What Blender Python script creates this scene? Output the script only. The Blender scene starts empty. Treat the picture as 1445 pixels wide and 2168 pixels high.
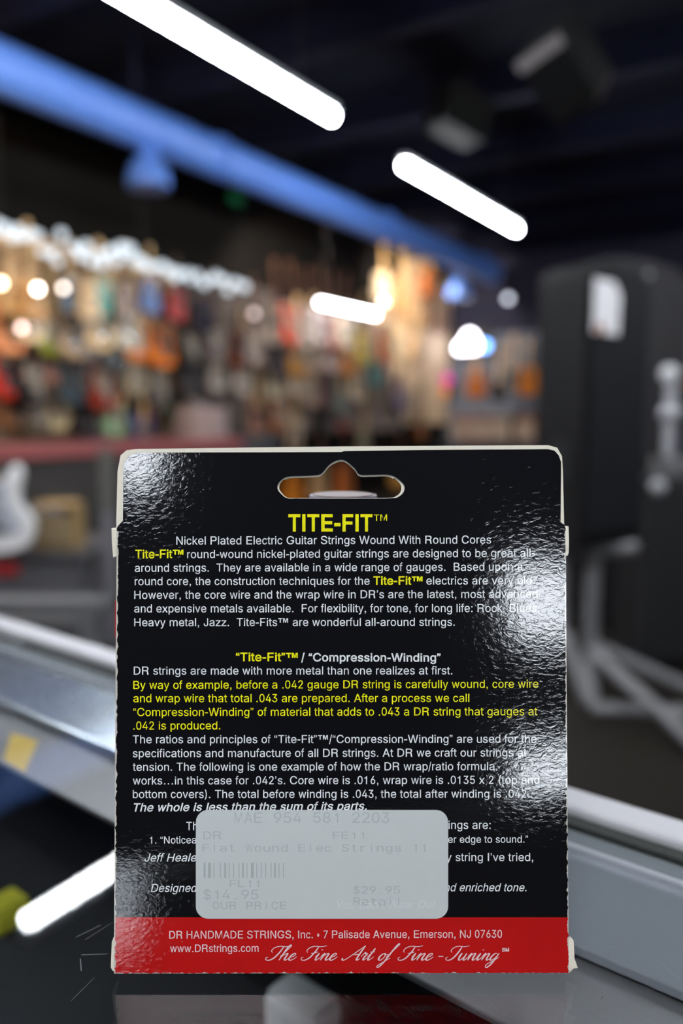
import bpy, math, random
from math import radians as R, sin, cos, pi, tan, atan
from mathutils import Vector, Matrix, geometry
random.seed(7)
SC = bpy.context.scene
COL = SC.collection

# ------------------------------------------------------------------ camera
FPX, CX, CY, HOR = 1700.0, 722.5, 1084.0, 885.0      # focal length, centre and horizon in the 1445x2168 frame
PITCH = atan((CY - HOR) / FPX)
YAW = R(32)                                           # the store's long axis (+Y) runs 32 deg to the right of the view
CAMZ = 1.09
GLASS_Z = CAMZ - 0.1325                               # top of the glass counter
cam_d = bpy.data.cameras.new('camera')
cam = bpy.data.objects.new('camera', cam_d)
COL.objects.link(cam)
cam.location = (0, 0, CAMZ)
cam.rotation_euler = (pi / 2 - PITCH, 0, YAW)
cam_d.sensor_fit = 'VERTICAL'
cam_d.sensor_height = 36
cam_d.lens = FPX / 2168 * 36
cam_d.clip_start = 0.01
cam_d.dof.use_dof = True
cam_d.dof.focus_distance = 0.187
cam_d.dof.aperture_fstop = cam_d.lens / 4.6           # an opening 4.6 mm wide
cam_d.dof.aperture_blades = 0
SC.camera = cam

# ------------------------------------------------------------------ world, exposure
SC.view_settings.view_transform = 'Standard'
SC.view_settings.look = 'None'
SC.view_settings.gamma = 1
SC.view_settings.use_curve_mapping = False
SC.view_settings.exposure = 0.0
SC.cycles.use_denoising = True
SC.cycles.max_bounces = 8
SC.cycles.transparent_max_bounces = 16
SC.cycles.sample_clamp_indirect = 6
SC.cycles.caustics_reflective = False
SC.cycles.caustics_refractive = False
TUBE_L = 100.0           # brightness of the fluorescent tubes
LED_L = 30.0            # brightness of the small globes on the left wall
SKY_L = 24.0            # daylight outside the shop front
wd = bpy.data.worlds.new('World')
SC.world = wd
wd.use_nodes = True
wd.node_tree.nodes['Background'].inputs[0].default_value = (0.86, 0.92, 1.0, 1)
wd.node_tree.nodes['Background'].inputs[1].default_value = SKY_L

# ------------------------------------------------------------------ geometry helpers
VF = Vector((-sin(YAW), cos(YAW), 0))                 # view forward on the floor plan
VR = Vector((cos(YAW), sin(YAW), 0))
CAM = Vector((0, 0, CAMZ))
_fw = VF * cos(PITCH) + Vector((0, 0, -sin(PITCH)))
_up = VF * sin(PITCH) + Vector((0, 0, cos(PITCH)))

def ray(px, py):
    return ((px - CX) / FPX) * VR + _fw - ((py - CY) / FPX) * _up

def at(px, py, fwd):                                  # the point that far ahead of the lens, measured on the floor plan
    d = ray(px, py)
    return CAM + d * (fwd / d.dot(VF))

def on_x(px, py, X):
    d = ray(px, py)
    return CAM + d * (X / d.x)

def on_y(px, py, Y):
    d = ray(px, py)
    return CAM + d * (Y / d.y)

def on_z(px, py, Z):
    d = ray(px, py)
    return CAM + d * ((Z - CAMZ) / d.z)

class MB:
    def __init__(s):
        s.v, s.f, s.m = [], [], []
    def add(s, vs, fs, mi=0):
        o = len(s.v)
        s.v += [tuple(p) for p in vs]
        s.f += [tuple(i + o for i in f) for f in fs]
        s.m += [mi] * len(fs)
        return s
    def box(s, c, d, rot=None, mi=0):
        x, y, z = d[0] / 2, d[1] / 2, d[2] / 2
        vs = [Vector(p) for p in ((-x,-y,-z),(x,-y,-z),(x,y,-z),(-x,y,-z),(-x,-y,z),(x,-y,z),(x,y,z),(-x,y,z))]
        if rot is not None:
            vs = [rot @ p for p in vs]
        c = Vector(c)
        return s.add([p + c for p in vs], [(3,2,1,0),(4,5,6,7),(0,1,5,4),(1,2,6,5),(2,3,7,6),(3,0,4,7)], mi)
    def tube(s, pts, r, n=10, mi=0, cap=True):
        pts = [Vector(p) for p in pts]
        rr = r if isinstance(r, (list, tuple)) else [r] * len(pts)
        vs, fs = [], []
        for i, p in enumerate(pts):
            t = (pts[min(i + 1, len(pts) - 1)] - pts[max(i - 1, 0)]).normalized()
            a = t.cross(Vector((0, 0, 1)))
            if a.length < 1e-3:
                a = t.cross(Vector((1, 0, 0)))
            a.normalize()
            b = t.cross(a)
            for k in range(n):
                an = 2 * pi * k / n
                vs.append(p + a * (cos(an) * rr[i]) + b * (sin(an) * rr[i]))
        for i in range(len(pts) - 1):
            for k in range(n):
                k2 = (k + 1) % n
                fs.append((i*n + k, i*n + k2, (i+1)*n + k2, (i+1)*n + k))
        if cap:
            fs.append(tuple(range(n))[::-1])
            fs.append(tuple((len(pts)-1)*n + k for k in range(n)))
        return s.add(vs, fs, mi)
    def lathe(s, prof, c=(0,0,0), n=28, mi=0, sq=(1,1)):    # profile of (radius, z), about the vertical
        vs, fs = [], []
        for r, z in prof:
            for k in range(n):
                an = 2 * pi * k / n
                vs.append((c[0] + r*cos(an)*sq[0], c[1] + r*sin(an)*sq[1], c[2] + z))
        for i in range(len(prof) - 1):
            for k in range(n):
                k2 = (k + 1) % n
                fs.append((i*n + k, i*n + k2, (i+1)*n + k2, (i+1)*n + k))
        fs.append(tuple(range(n))[::-1])
        fs.append(tuple((len(prof)-1)*n + k for k in range(n)))
        return s.add(vs, fs, mi)
    def ball(s, c, r, n=10, mi=0, sz=1.0):
        prof = [(max(r * sin(pi * i / n), 1e-4), -r * cos(pi * i / n) * sz) for i in range(n + 1)]
        return s.lathe(prof, c, n * 2, mi)
    def sheet(s, outer, holes, y0, y1, mi=0):               # a plate cut from (x, z) outlines, between depths y0 < y1
        loops = [outer] + list(holes)
        tri = geometry.tessellate_polygon([[Vector((a, b, 0)) for a, b in l] for l in loops])
        flat = [p for l in loops for p in l]
        n = len(flat)
        vs = [(a, y0, b) for a, b in flat] + [(a, y1, b) for a, b in flat]
        fs = []
        for t in tri:
            (ax, az), (bx, bz), (cx_, cz) = (flat[i] for i in t)
            up = (bx-ax)*(cz-az) - (bz-az)*(cx_-ax) > 0
            t = tuple(t) if up else tuple(t)[::-1]
            fs.append(t)
            fs.append(tuple(i + n for i in t[::-1]))
        o = 0
        for l in loops:
            k = len(l)
            for i in range(k):
                j = (i + 1) % k
                fs.append((o + i, o + j, o + j + n, o + i + n))
            o += k
        return s.add(vs, fs, mi)
    def mesh(s, name, mats):
        me = bpy.data.meshes.new(name)
        me.from_pydata(s.v, [], s.f)
        for m in (mats if isinstance(mats, (list, tuple)) else [mats]):
            me.materials.append(m)
        me.polygons.foreach_set('material_index', s.m)
        me.update()
        return me
    def build(s, name, mats, parent=None, bevel=0, smooth=False, fix=True):
        me = s.mesh(name, mats)
        if fix:
            import bmesh
            bm = bmesh.new(); bm.from_mesh(me)
            bmesh.ops.recalc_face_normals(bm, faces=bm.faces)
            bm.to_mesh(me); bm.free()
        o = bpy.data.objects.new(name, me)
        COL.objects.link(o)
        if parent is not None:
            o.parent = parent
        if smooth:
            for p in me.polygons:
                p.use_smooth = True
            try:
                me.set_sharp_from_angle(angle=R(40))
            except Exception:
                pass
        if bevel:
            b = o.modifiers.new('bevel', 'BEVEL')
            b.width = bevel; b.segments = 2; b.limit_method = 'ANGLE'
        return o

def tag(o, label, cat, group=None):
    o['label'] = label; o['category'] = cat
    if group:
        o['group'] = group
    return o

def thing(name, label, cat, loc=(0,0,0), rz=0.0, group=None):
    o = bpy.data.objects.new(name, None)
    COL.objects.link(o)
    o.location = loc
    o.rotation_euler = (0, 0, rz)
    o.empty_display_size = 0.05
    return tag(o, label, cat, group)

def struct(o):
    o['kind'] = 'structure'
    return o

def spline(pts, sub=6, closed=True):                        # Catmull-Rom through 2D points
    n = len(pts); out = []
    rng = range(n) if closed else range(n - 1)
    for i in rng:
        g = (lambda k: pts[k % n]) if closed else (lambda k: pts[max(0, min(n - 1, k))])
        p0, p1, p2, p3 = g(i-1), g(i), g(i+1), g(i+2)
        for j in range(sub):
            t = j / sub
            out.append(tuple(0.5*((2*p1[k]) + (-p0[k]+p2[k])*t + (2*p0[k]-5*p1[k]+4*p2[k]-p3[k])*t*t + (-p0[k]+3*p1[k]-3*p2[k]+p3[k])*t**3) for k in range(2)))
    if not closed:
        out.append(tuple(pts[-1]))
    return out

# ------------------------------------------------------------------ materials
def lin(c):
    return tuple(((v/255)/12.92 if v/255 <= 0.04045 else (((v/255)+0.055)/1.055)**2.4) for v in c)

def mat(name, rgb, rough=0.5, metal=0.0, spec=0.5, emit=None, noise=0.0, nscale=20.0, bump=0.0, linear=False):
    m = bpy.data.materials.new(name); m.use_nodes = True
    nt = m.node_tree; b = nt.nodes['Principled BSDF']
    c = rgb if linear else lin(rgb)
    b.inputs['Base Color'].default_value = (*c, 1)
    b.inputs['Roughness'].default_value = rough
    b.inputs['Metallic'].default_value = metal
    b.inputs['Specular IOR Level'].default_value = spec
    if emit:
        b.inputs['Emission Color'].default_value = (*emit[0], 1)
        b.inputs['Emission Strength'].default_value = emit[1]
    if noise or bump:
        tc = nt.nodes.new('ShaderNodeTexCoord'); nz = nt.nodes.new('ShaderNodeTexNoise')
        nz.inputs['Scale'].default_value = nscale; nz.inputs['Detail'].default_value = 4
        nt.links.new(tc.outputs['Object'], nz.inputs['Vector'])
        if noise:
            mx = nt.nodes.new('ShaderNodeMix'); mx.data_type = 'RGBA'
            mx.inputs[6].default_value = (*[v*(1-noise) for v in c], 1)
            mx.inputs[7].default_value = (*[min(1, v*(1+noise)) for v in c], 1)
            nt.links.new(nz.outputs['Fac'], mx.inputs[0])
            nt.links.new(mx.outputs[2], b.inputs['Base Color'])
        if bump:
            bp = nt.nodes.new('ShaderNodeBump'); bp.inputs['Strength'].default_value = bump
            bp.inputs['Distance'].default_value = 0.002
            nt.links.new(nz.outputs['Fac'], bp.inputs['Height'])
            nt.links.new(bp.outputs['Normal'], b.inputs['Normal'])
    return m

def math_node(nt, op, a, b=None):
    n = nt.nodes.new('ShaderNodeMath'); n.operation = op
    for i, v in enumerate((a, b)):
        if v is None: continue
        if isinstance(v, (int, float)): n.inputs[i].default_value = v
        else: nt.links.new(v, n.inputs[i])
    return n.outputs[0]

M = {}
M['black'] = mat('black paint', (26, 26, 28), 0.5)
M['black_tolex'] = mat('black tolex', (24, 24, 27), 0.6, noise=0.3, nscale=60)
M['dark_grey'] = mat('dark grey', (70, 70, 74), 0.5)
M['chrome'] = mat('chrome', (205, 205, 210), 0.18, 1.0)
M['grey_metal'] = mat('grey painted metal', (128, 127, 130), 0.45, 0.2)
M['pale_metal'] = mat('pale metal', (190, 190, 196), 0.4, 0.3)
M['cream'] = mat('cream card', (226, 220, 204), 0.8, noise=0.06, nscale=900)
M['white'] = mat('white lacquer', (228, 228, 232), 0.25)
M['paper'] = mat('white paper', (243, 241, 246), 0.8)
M['maple'] = mat('maple neck', (200, 165, 115), 0.4)
M['rosewood'] = mat('rosewood neck', (70, 45, 32), 0.5)
M['tube'] = mat('lit tube', (255, 255, 255), 0.5, emit=((0.93, 0.97, 1.0), TUBE_L))
M['housing'] = mat('lamp housing', (215, 218, 222), 0.5)

# ------------------------------------------------------------------ the room
XL, XR, YB, YF, ZC = -5.95, 6.2, -3.2, 13.0, 3.95
M['floor'] = mat('dark brown floor', (30, 26, 22), 0.75, spec=0.12, noise=0.25, nscale=3)
M['ceiling'] = mat('navy ceiling', (6, 8, 22), 0.9, spec=0.15)
M['navy_wall'] = mat('navy wall paint', (30, 32, 58), 0.8)
M['grey_wall'] = mat('grey wall paint', (102, 110, 126), 0.8, noise=0.06, nscale=2)
M['brown_wall'] = mat('dark brown wall', (17, 15, 13), 0.9, spec=0.1, noise=0.15, nscale=2)
struct(MB().box(((XL+XR)/2, (YB+YF)/2, -0.05), (XR-XL+0.4, YF-YB+0.4, 0.1)).build('floor', M['floor']))
struct(MB().box(((XL+XR)/2, (YB+YF)/2, ZC+0.05), (XR-XL+0.4, YF-YB+0.4, 0.1)).build('ceiling', M['ceiling']))
struct(MB().box((XL-0.05, (YB+YF)/2, ZC/2), (0.1, YF-YB, ZC)).build('wall_left', M['brown_wall']))
struct(MB().box((XR+0.05, (YB+YF)/2, ZC/2), (0.1, YF-YB, ZC)).build('wall_right', M['navy_wall']))
wf = MB().box(((XL+XR)/2, YF+0.05, 1.25), (XR-XL, 0.1, 2.5), mi=0).box(((XL+XR)/2, YF+0.05, (2.5+ZC)/2), (XR-XL, 0.1, ZC-2.5), mi=1)
struct(wf.build('wall_far', [M['grey_wall'], M['navy_wall']]))
# back wall with the shop-front openings
wins = [(0.70, 1.04, 1.74, 2.16), (3.15, 3.95, 1.08, 1.55), (3.15, 3.95, 0.06, 0.46)]
xs = sorted({XL, XR, *[w[0] for w in wins], *[w[1] for w in wins]})
zs = sorted({0, ZC, *[w[2] for w in wins], *[w[3] for w in wins]})
wb = MB()
for i in range(len(xs)-1):
    for k in range(len(zs)-1):
        mx_, mz_ = (xs[i]+xs[i+1])/2, (zs[k]+zs[k+1])/2
        if any(a < mx_ < b and c < mz_ < d for a, b, c, d in wins):
            continue
        wb.box((mx_, YB-0.05, mz_), (xs[i+1]-xs[i], 0.1, zs[k+1]-zs[k]))
struct(wb.build('wall_back', M['navy_wall']))
for i, (a, b, c, d) in enumerate(wins):
    fr = MB()
    for q in ((a+0.012, (c+d)/2, 0.024, d-c), (b-0.012, (c+d)/2, 0.024, d-c)):
        fr.box((q[0], YB-0.03, q[1]), (q[2], 0.06, q[3]))
    for q in ((c+0.012), (d-0.012)):
        fr.box(((a+b)/2, YB-0.03, q), (b-a, 0.06, 0.024))
    struct(fr.build('window_%d' % (i+1), M['black']))
    pl = bpy.data.lights.new('daylight_portal', 'AREA'); pl.shape = 'RECTANGLE'
    pl.size = b-a; pl.size_y = d-c; pl.cycles.is_portal = True
    po = bpy.data.objects.new('daylight_portal', pl); COL.objects.link(po)
    po.location = ((a+b)/2, YB-0.09, (c+d)/2); po.rotation_euler = (pi/2, 0, 0)
# ceiling joists across the store
M['joist'] = mat('navy joist paint', (9, 12, 32), 0.8, spec=0.15)
for i, y in enumerate((2.1, 3.6, 5.1, 6.6, 8.1, 9.6, 11.1, 12.4)):
    j = MB().box(((XL+XR)/2, y, ZC-0.02), (XR-XL, 0.14, 0.04)).box(((XL+XR)/2, y, ZC-0.14), (XR-XL, 0.03, 0.22)).box(((XL+XR)/2, y, ZC-0.26), (XR-XL, 0.14, 0.03))
    struct(j.build('trim_%d' % (i+1), M['joist']))

# ------------------------------------------------------------------ tube lights
def tube_light(label, x, y0, y1, z, w=0.06):
    t = thing('tube_light', label, 'ceiling light', (x, (y0+y1)/2, z), 0, 'tube lights in rows')
    L = y1 - y0
    MB().box((0, 0, 0.05), (w*1.1, L, 0.04)).build('housing', M['housing'], t, bevel=0.004)
    MB().tube([(0, -L/2+0.02, 0), (0, L/2-0.02, 0)], w/2, 10).build('lit_tube', M['tube'], t, smooth=True)
    hg = MB()
    for yy in (-L*0.35, L*0.35):
        hg.tube([(0, yy, 0.07), (0, yy, ZC - z)], 0.004, 6)
    hg.build('hanger', M['black'], t)
    return t
tube_light('long glowing tube light at the top left, nearer of the two hanging ones', -2.83, 1.98, 4.44, 2.95)
tube_light('shorter looking glowing tube light right of centre, beyond the nearer one', -2.90, 5.50, 7.93, 2.95)
tube_light('tube light over the aisle, behind the camera on the left', -2.83, -1.5, 0.94, 2.95)
tube_light('added unseen tube light brightening the guitar wall, out of frame on the left', -4.2, -1.3, 1.3, 2.95)  # lamp added out of view to brighten the guitars from the front
pnl = thing('panel_light', 'square ceiling panel light above the counter, just behind the camera', 'ceiling light', (0.38, -1.45, 2.95))
MB().box((0, 0, 0.03), (0.62, 0.92, 0.05)).build('housing', M['housing'], pnl)
MB().box((0, 0, 0), (0.56, 0.86, 0.012)).build('diffuser', mat('lit diffuser', (255, 255, 255), 0.5, emit=((0.95, 0.97, 1.0), 42)), pnl)
MB().tube([(0, 0, 0.05), (0, 0, ZC-2.95)], 0.006, 6).build('hanger', M['black'], pnl)
tube_light('tube light out of frame, over the counter to the right', 0.5, 1.2, 3.6, 2.95)
tube_light('tube light out of frame, right of the tall loudspeaker', 0.9, 5.2, 7.6, 2.95)
tube_light('tube light out of frame, near the far right corner', 0.9, 9.2, 11.6, 2.95)
tube_light('tube light over the shop front, behind the camera on the right', 3.4, -2.9, -0.5, 2.95)

# ------------------------------------------------------------------ left wall: panels, globes, spots
M['slat_tan'] = mat('tan slat panel', (188, 150, 104), 0.6, noise=0.12, nscale=5)
M['slat_grey'] = mat('mauve grey slat panel', (120, 106, 102), 0.6, noise=0.1, nscale=4)
M['slat_dark'] = mat('dark slat panel', (74, 66, 62), 0.6, noise=0.1, nscale=4)
M['slat_cream'] = mat('cream display panel', (220, 192, 158), 0.6, noise=0.08, nscale=3)
NTRIM = 8
def slat_panel(label, y0, y1, z0, z1, m, th=0.04):
    b = MB()
    n = max(1, int((z1-z0)/0.15)); h = (z1-z0)/n
    b.box((XL+0.008, (y0+y1)/2, (z0+z1)/2), (0.016, y1-y0, z1-z0))
    for k in range(n):
        b.box((XL+0.02, (y0+y1)/2, z0+h*(k+0.5)), (0.04, y1-y0, h*0.86))
    global NTRIM
    NTRIM += 1
    return struct(b.build('trim_%d' % NTRIM, m))
slat_panel('tan slatwall panel behind the guitars at the left edge', 2.6, 6.2, 1.3, 2.6, M['slat_tan'])
slat_panel('dark slatwall panel right of the tan one, behind the two orange guitars', 6.22, 8.0, 0.9, 2.6, M['slat_dark'])
slat_panel('mauve grey slatwall panel behind the guitars in the middle', 8.02, 10.9, 0.9, 2.5, M['slat_grey'])
slat_panel('brownish lower slatwall panel under the tan one', 2.6, 6.2, 0.75, 1.28, mat('taupe slat panel', (112, 92, 74), 0.7, noise=0.1, nscale=4))
pk = MB()
PK = [(10.3, 2.5), (10.9, 3.05), (11.35, 3.52), (11.9, 3.62), (12.5, 3.45), (12.95, 3.3), (12.95, 1.0), (10.92, 1.0), (10.92, 2.5)]
pm = [(a - 11.6, b) for a, b in PK]
pko = struct(pk.sheet(pm, [], -0.045, 0.0).build('trim_13', M['slat_cream']))
pko.location = (XL + 0.002, 11.6, 0); pko.rotation_euler = (0, 0, pi/2)

M['globe'] = mat('lit globe', (70, 76, 82), 0.5, emit=((0.82, 0.92, 1.0), 1.35))
M['wire'] = mat('black wire', (20, 20, 20), 0.6)
SLX, SLK = XL+0.75, 5.2/5.7
sl = thing('string_light', 'row of small round white lamps strung in front of the left guitar wall', 'string light', (SLX, 5.6*SLK, CAMZ+1.45*SLK))
MB().tube([(0, SLK*y, 0.03+0.01*sin(y*9)) for y in [-1.7+0.2*i for i in range(17)]], 0.006, 6).build('wire', M['wire'], sl)
for yy in (-1.5, 0.0, 1.5):
    MB().tube([(0, SLK*yy, 0.03), (0, SLK*yy, ZC-CAMZ-1.45*SLK)], 0.004, 6).build('hanger', M['wire'], sl)
gm = MB().ball((0,0,0), 0.038*SLK, 8).mesh('bulb', M['globe'])
for p in gm.polygons: p.use_smooth = True
for i in range(52):
    y = -1.64 + 3.14*i/51 + random.uniform(-0.02, 0.02)
    dz = random.choice((0, 0, 0.02, -0.03, 0.05, -0.06, 0.03))
    if i in (2, 12, 23, 24): dz += 0.08
    if i in (11,): dz -= 0.09
    o = bpy.data.objects.new('bulb', gm); COL.objects.link(o); o.parent = sl
    o.location = (random.uniform(-0.03, 0.03), SLK*y, SLK*(dz-0.02))
    s = random.uniform(0.8, 1.2)
    if i in (23, 24, 25): s = 1.35
    o.scale = (s, s, s)

T3K = 5.2/5.81
t3 = thing('tube_light', 'short glowing tube light before the guitar wall, centre of the picture', 'ceiling light', (XL+0.75, 9.5*T3K, CAMZ+1.47*T3K), 0, 'tube lights in rows')
MB().tube([(0, -0.72*T3K, 0), (0, 0.72*T3K, 0)], 0.028, 10).build('lit_tube', mat('dimmer lit tube', (255, 255, 255), 0.5, emit=((0.97, 0.96, 1.0), 26)), t3, smooth=True)
MB().box((0, 0, 0.035), (0.06, 1.5*T3K, 0.03)).build('housing', M['black'], t3)
for yy in (-0.5, 0.5):
    MB().tube([(0, yy, 0.05), (0, yy, ZC-CAMZ-1.47*T3K)], 0.004, 6).build('hanger', M['black'], t3)

def bulb_mat(rgb, L):
    return mat('lit lens', (255,255,255), 0.4, emit=(rgb, L))
def spot(label, p, rgb, L, r=0.03, power=0.0, aim=None, hold='wall'):
    t = thing('spotlight', label, 'spotlight', p, 0, 'small spotlights on the guitar wall')
    d = (VF*-1)
    MB().ball((0,0,0), r, 10).build('lit_lens', bulb_mat(rgb, L), t, smooth=True)
    MB().tube([tuple(VF*(r*0.6)), tuple(VF*(r*0.6+0.1))], [r*1.1, r*0.7], 14).build('housing', M['black'], t)
    p = Vector(p); q = VF*(r*0.6+0.08)
    e = {'wall': Vector((XL-p.x+0.03, q.y, q.z)), 'far': Vector((q.x, YF-p.y, q.z)), 'up': Vector((q.x, q.y, ZC-p.z))}[hold]
    MB().tube([q, e], 0.008, 6).build('arm', M['black'], t)
    if power:
        ld = bpy.data.lights.new('spot_beam', 'SPOT'); ld.energy = power; ld.color = rgb
        ld.spot_size = R(125); ld.spot_blend = 0.8; ld.shadow_soft_size = 0.04
        lo = bpy.data.objects.new('spot_beam', ld); COL.objects.link(lo); lo.parent = t
        v = (Vector(aim) - Vector(p)).normalized()
        lo.location = v*0.1
        lo.rotation_mode = 'QUATERNION'; lo.rotation_quaternion = v.to_track_quat('-Z', 'Y')
    return t
WARM = (1.0, 0.72, 0.46)
P = on_x(80, 612, XL+0.95); spot('brightest warm spotlight disc at the left, under the white globes', P, (1.0,0.84,0.74), 20, 0.022)
P = on_x(134, 610, XL+0.95); spot('dimmer warm spotlight just right of the brightest one', P, (1.0,0.87,0.76), 7, 0.022)
P = on_x(2, 600, XL+0.95); spot('yellowish spotlight cut by the left picture edge', P, (1.0,0.78,0.5), 16, 0.022)
P = on_x(46, 694, XL+0.95); spot('pinkish spotlight below the others, over the peach guitar', P, (1.0,0.74,0.68), 6, 0.022)
P = on_x(812, 640, XL+0.5); spot('peach spotlight at the right end of the middle tube light', P, (1.0,0.74,0.56), 14, 0.036)
P = on_x(537, 664, XL+0.5); spot('faint pink spotlight alone right of the white globes', P, (1.0,0.72,0.70), 1.6, 0.034)
P = on_y(1075, 632, YF-0.6); spot('faint bluish lamp below the end of the blue duct', P, (0.8,0.86,1.0), 3.0, 0.05, hold='far')
spot('added unseen spotlight warming the guitar wall, out of frame on the left', (XL+2.6, 1.2, 2.8), WARM, 20, 0.04, 420, (XL, 5.4, 1.3), 'up')  # unseen spotlight, added to throw warm light on the wall
spot('added pale spotlight brightening the middle guitars, hidden behind the blue duct', (-5.0, 7.0, 3.42), (1.0,0.86,0.74), 6, 0.03, 200, (XL, 8.8, 1.2), 'up')  # added fill for the dim middle bay, kept out of sight
spot('added warm spotlight lighting the cream display board, hidden behind the duct', (-5.0, 9.9, 3.40), (1.0,0.88,0.74), 6, 0.03, 360, (XL, 11.9, 2.5), 'up')  # added beam for the board's warm glow, tucked out of sight

# ------------------------------------------------------------------ guitars
EL = spline([(0.0,-0.205),(0.10,-0.195),(0.155,-0.13),(0.15,-0.06),(0.115,0.0),(0.125,0.07),(0.15,0.13),(0.13,0.175),(0.09,0.15),(0.05,0.115),
             (-0.05,0.115),(-0.09,0.17),(-0.135,0.215),(-0.16,0.17),(-0.135,0.09),(-0.11,0.01),(-0.14,-0.06),(-0.155,-0.13),(-0.10,-0.19)], 4)
SG = spline([(0.0,-0.21),(0.11,-0.2),(0.168,-0.13),(0.15,-0.05),(0.11,0.01),(0.118,0.07),(0.12,0.12),(0.085,0.15),(0.045,0.11),(-0.03,0.15),(-0.09,0.17),(-0.125,0.12),(-0.112,0.04),(-0.13,-0.04),(-0.168,-0.13),(-0.11,-0.2)], 4)
AC = spline([(0.0,-0.245),(0.12,-0.23),(0.19,-0.15),(0.185,-0.06),(0.13,0.02),(0.13,0.1),(0.145,0.17),(0.1,0.235),(0.0,0.25),(-0.1,0.235),(-0.145,0.17),(-0.13,0.1),(-0.13,0.02),(-0.185,-0.06),(-0.19,-0.15),(-0.12,-0.23)], 4)
PG = spline([(0.0,-0.12),(0.09,-0.13),(0.10,-0.06),(0.07,0.02),(0.09,0.10),(0.05,0.11),(-0.04,0.115),(-0.10,0.13),(-0.09,0.02),(-0.03,-0.05)], 3)
HD = spline([(-0.022,0.0),(-0.04,0.05),(-0.035,0.13),(0.0,0.165),(0.03,0.14),(0.022,0.05),(0.022,0.0)], 3)
def sc(l, k): return [(a*k, b*k) for a, b in l]
GM = {}
def gmesh(kind):
    if kind in GM: return GM[kind]
    k = {'electric guitar': 1.0, 'single cut guitar': 1.0, 'acoustic guitar': 0.92, 'ukulele': 0.62}[kind]
    out = {'electric guitar': EL, 'single cut guitar': SG}.get(kind, AC)
    th = 0.045 if kind in ('electric guitar', 'single cut guitar') else 0.1*k
    fr = -th
    d = {}
    d['body'] = MB().sheet(sc(out, k), [], -th, 0).mesh('body', M['black'])
    if kind in ('electric guitar', 'single cut guitar'):
        d['pickguard'] = MB().sheet(PG, [], fr-0.003, fr).mesh('pickguard', M['paper'])
        d['bridge'] = MB().box((0, fr-0.006, -0.10), (0.075, 0.012, 0.03)).mesh('bridge', M['chrome'])
        d['pickup'] = MB().box((0, fr-0.006, 0), (0.07, 0.012, 0.018)).mesh('pickup', M['black'])
    else:
        d['sound_hole'] = MB().sheet(sc([(0.05*cos(a*pi/10), 0.05*sin(a*pi/10)+0.06) for a in range(20)], k), [], fr-0.002, fr).mesh('sound_hole', M['black'])
        d['bridge'] = MB().box((0, fr-0.005*k, -0.1*k), (0.15*k, 0.01*k, 0.028*k)).mesh('bridge', M['rosewood'])
    top = 0.56*k
    z0 = (0.09 if th == 0.045 else 0.10)*k
    nb = MB().add([(-0.028*k,fr-0.008,z0),(0.028*k,fr-0.008,z0),(0.022*k,fr-0.008,top),(-0.022*k,fr-0.008,top),(-0.028*k,fr+0.015,z0),(0.028*k,fr+0.015,z0),(0.022*k,fr+0.015,top),(-0.022*k,fr+0.015,top)],
                   [(0,1,2,3),(7,6,5,4),(0,4,5,1),(1,5,6,2),(2,6,7,3),(3,7,4,0)])
    d['neck'] = nb.mesh('neck', M['maple'])
    d['headstock'] = MB().sheet([(a*k, b*k+top) for a, b in HD], [], fr, fr+0.015).mesh('headstock', M['maple'])
    GM[kind] = d
    return d
PAINT = {}
def paint(rgb):
    if rgb not in PAINT:
        PAINT[rgb] = mat('guitar lacquer', rgb, 0.22, noise=0.08, nscale=8)
    return PAINT[rgb]
PROTO = {}
def guitar(kind, rgb, neck, guard, label, loc, rz, group, tilt=0.0, hook=0.0):
    d = gmesh(kind)
    t = thing(kind.replace(' ', '_'), label, 'ukulele' if kind == 'ukulele' else 'guitar', loc, rz, group)
    t.rotation_euler = (0, tilt, rz)
    items = list(d.items()) + ([('pickup', d['pickup'])] if 'pickup' in d else [])
    nth = 0
    for nm, me in items:
        o = bpy.data.objects.new(nm, me); COL.objects.link(o); o.parent = t
        if nm == 'pickup':
            o.location = (0, 0, 0.05 - 0.085*nth); nth += 1
        m = None
        if nm == 'body': m = paint(rgb)
        elif nm in ('neck', 'headstock'): m = M[neck]
        elif nm == 'pickguard': m = guard
        if m:
            o.material_slots[0].link = 'OBJECT'; o.material_slots[0].material = m
    if hook:
        k = 0.62 if kind == 'ukulele' else 0.92 if kind == 'acoustic guitar' else 1.0
        MB().tube([(0, -0.03, 0.55*k), (0, hook, 0.55*k)], 0.008, 6).build('wall_hook', M['black'], t)
    return t
PGW, PGB, PGT = mat('aged pickguard', (136, 126, 112), 0.45), M['black'], mat('tortoise pickguard', (95, 40, 28), 0.3)
E_, S_, A_, U_ = 'electric guitar', 'single cut guitar', 'acoustic guitar', 'ukulele'
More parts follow.
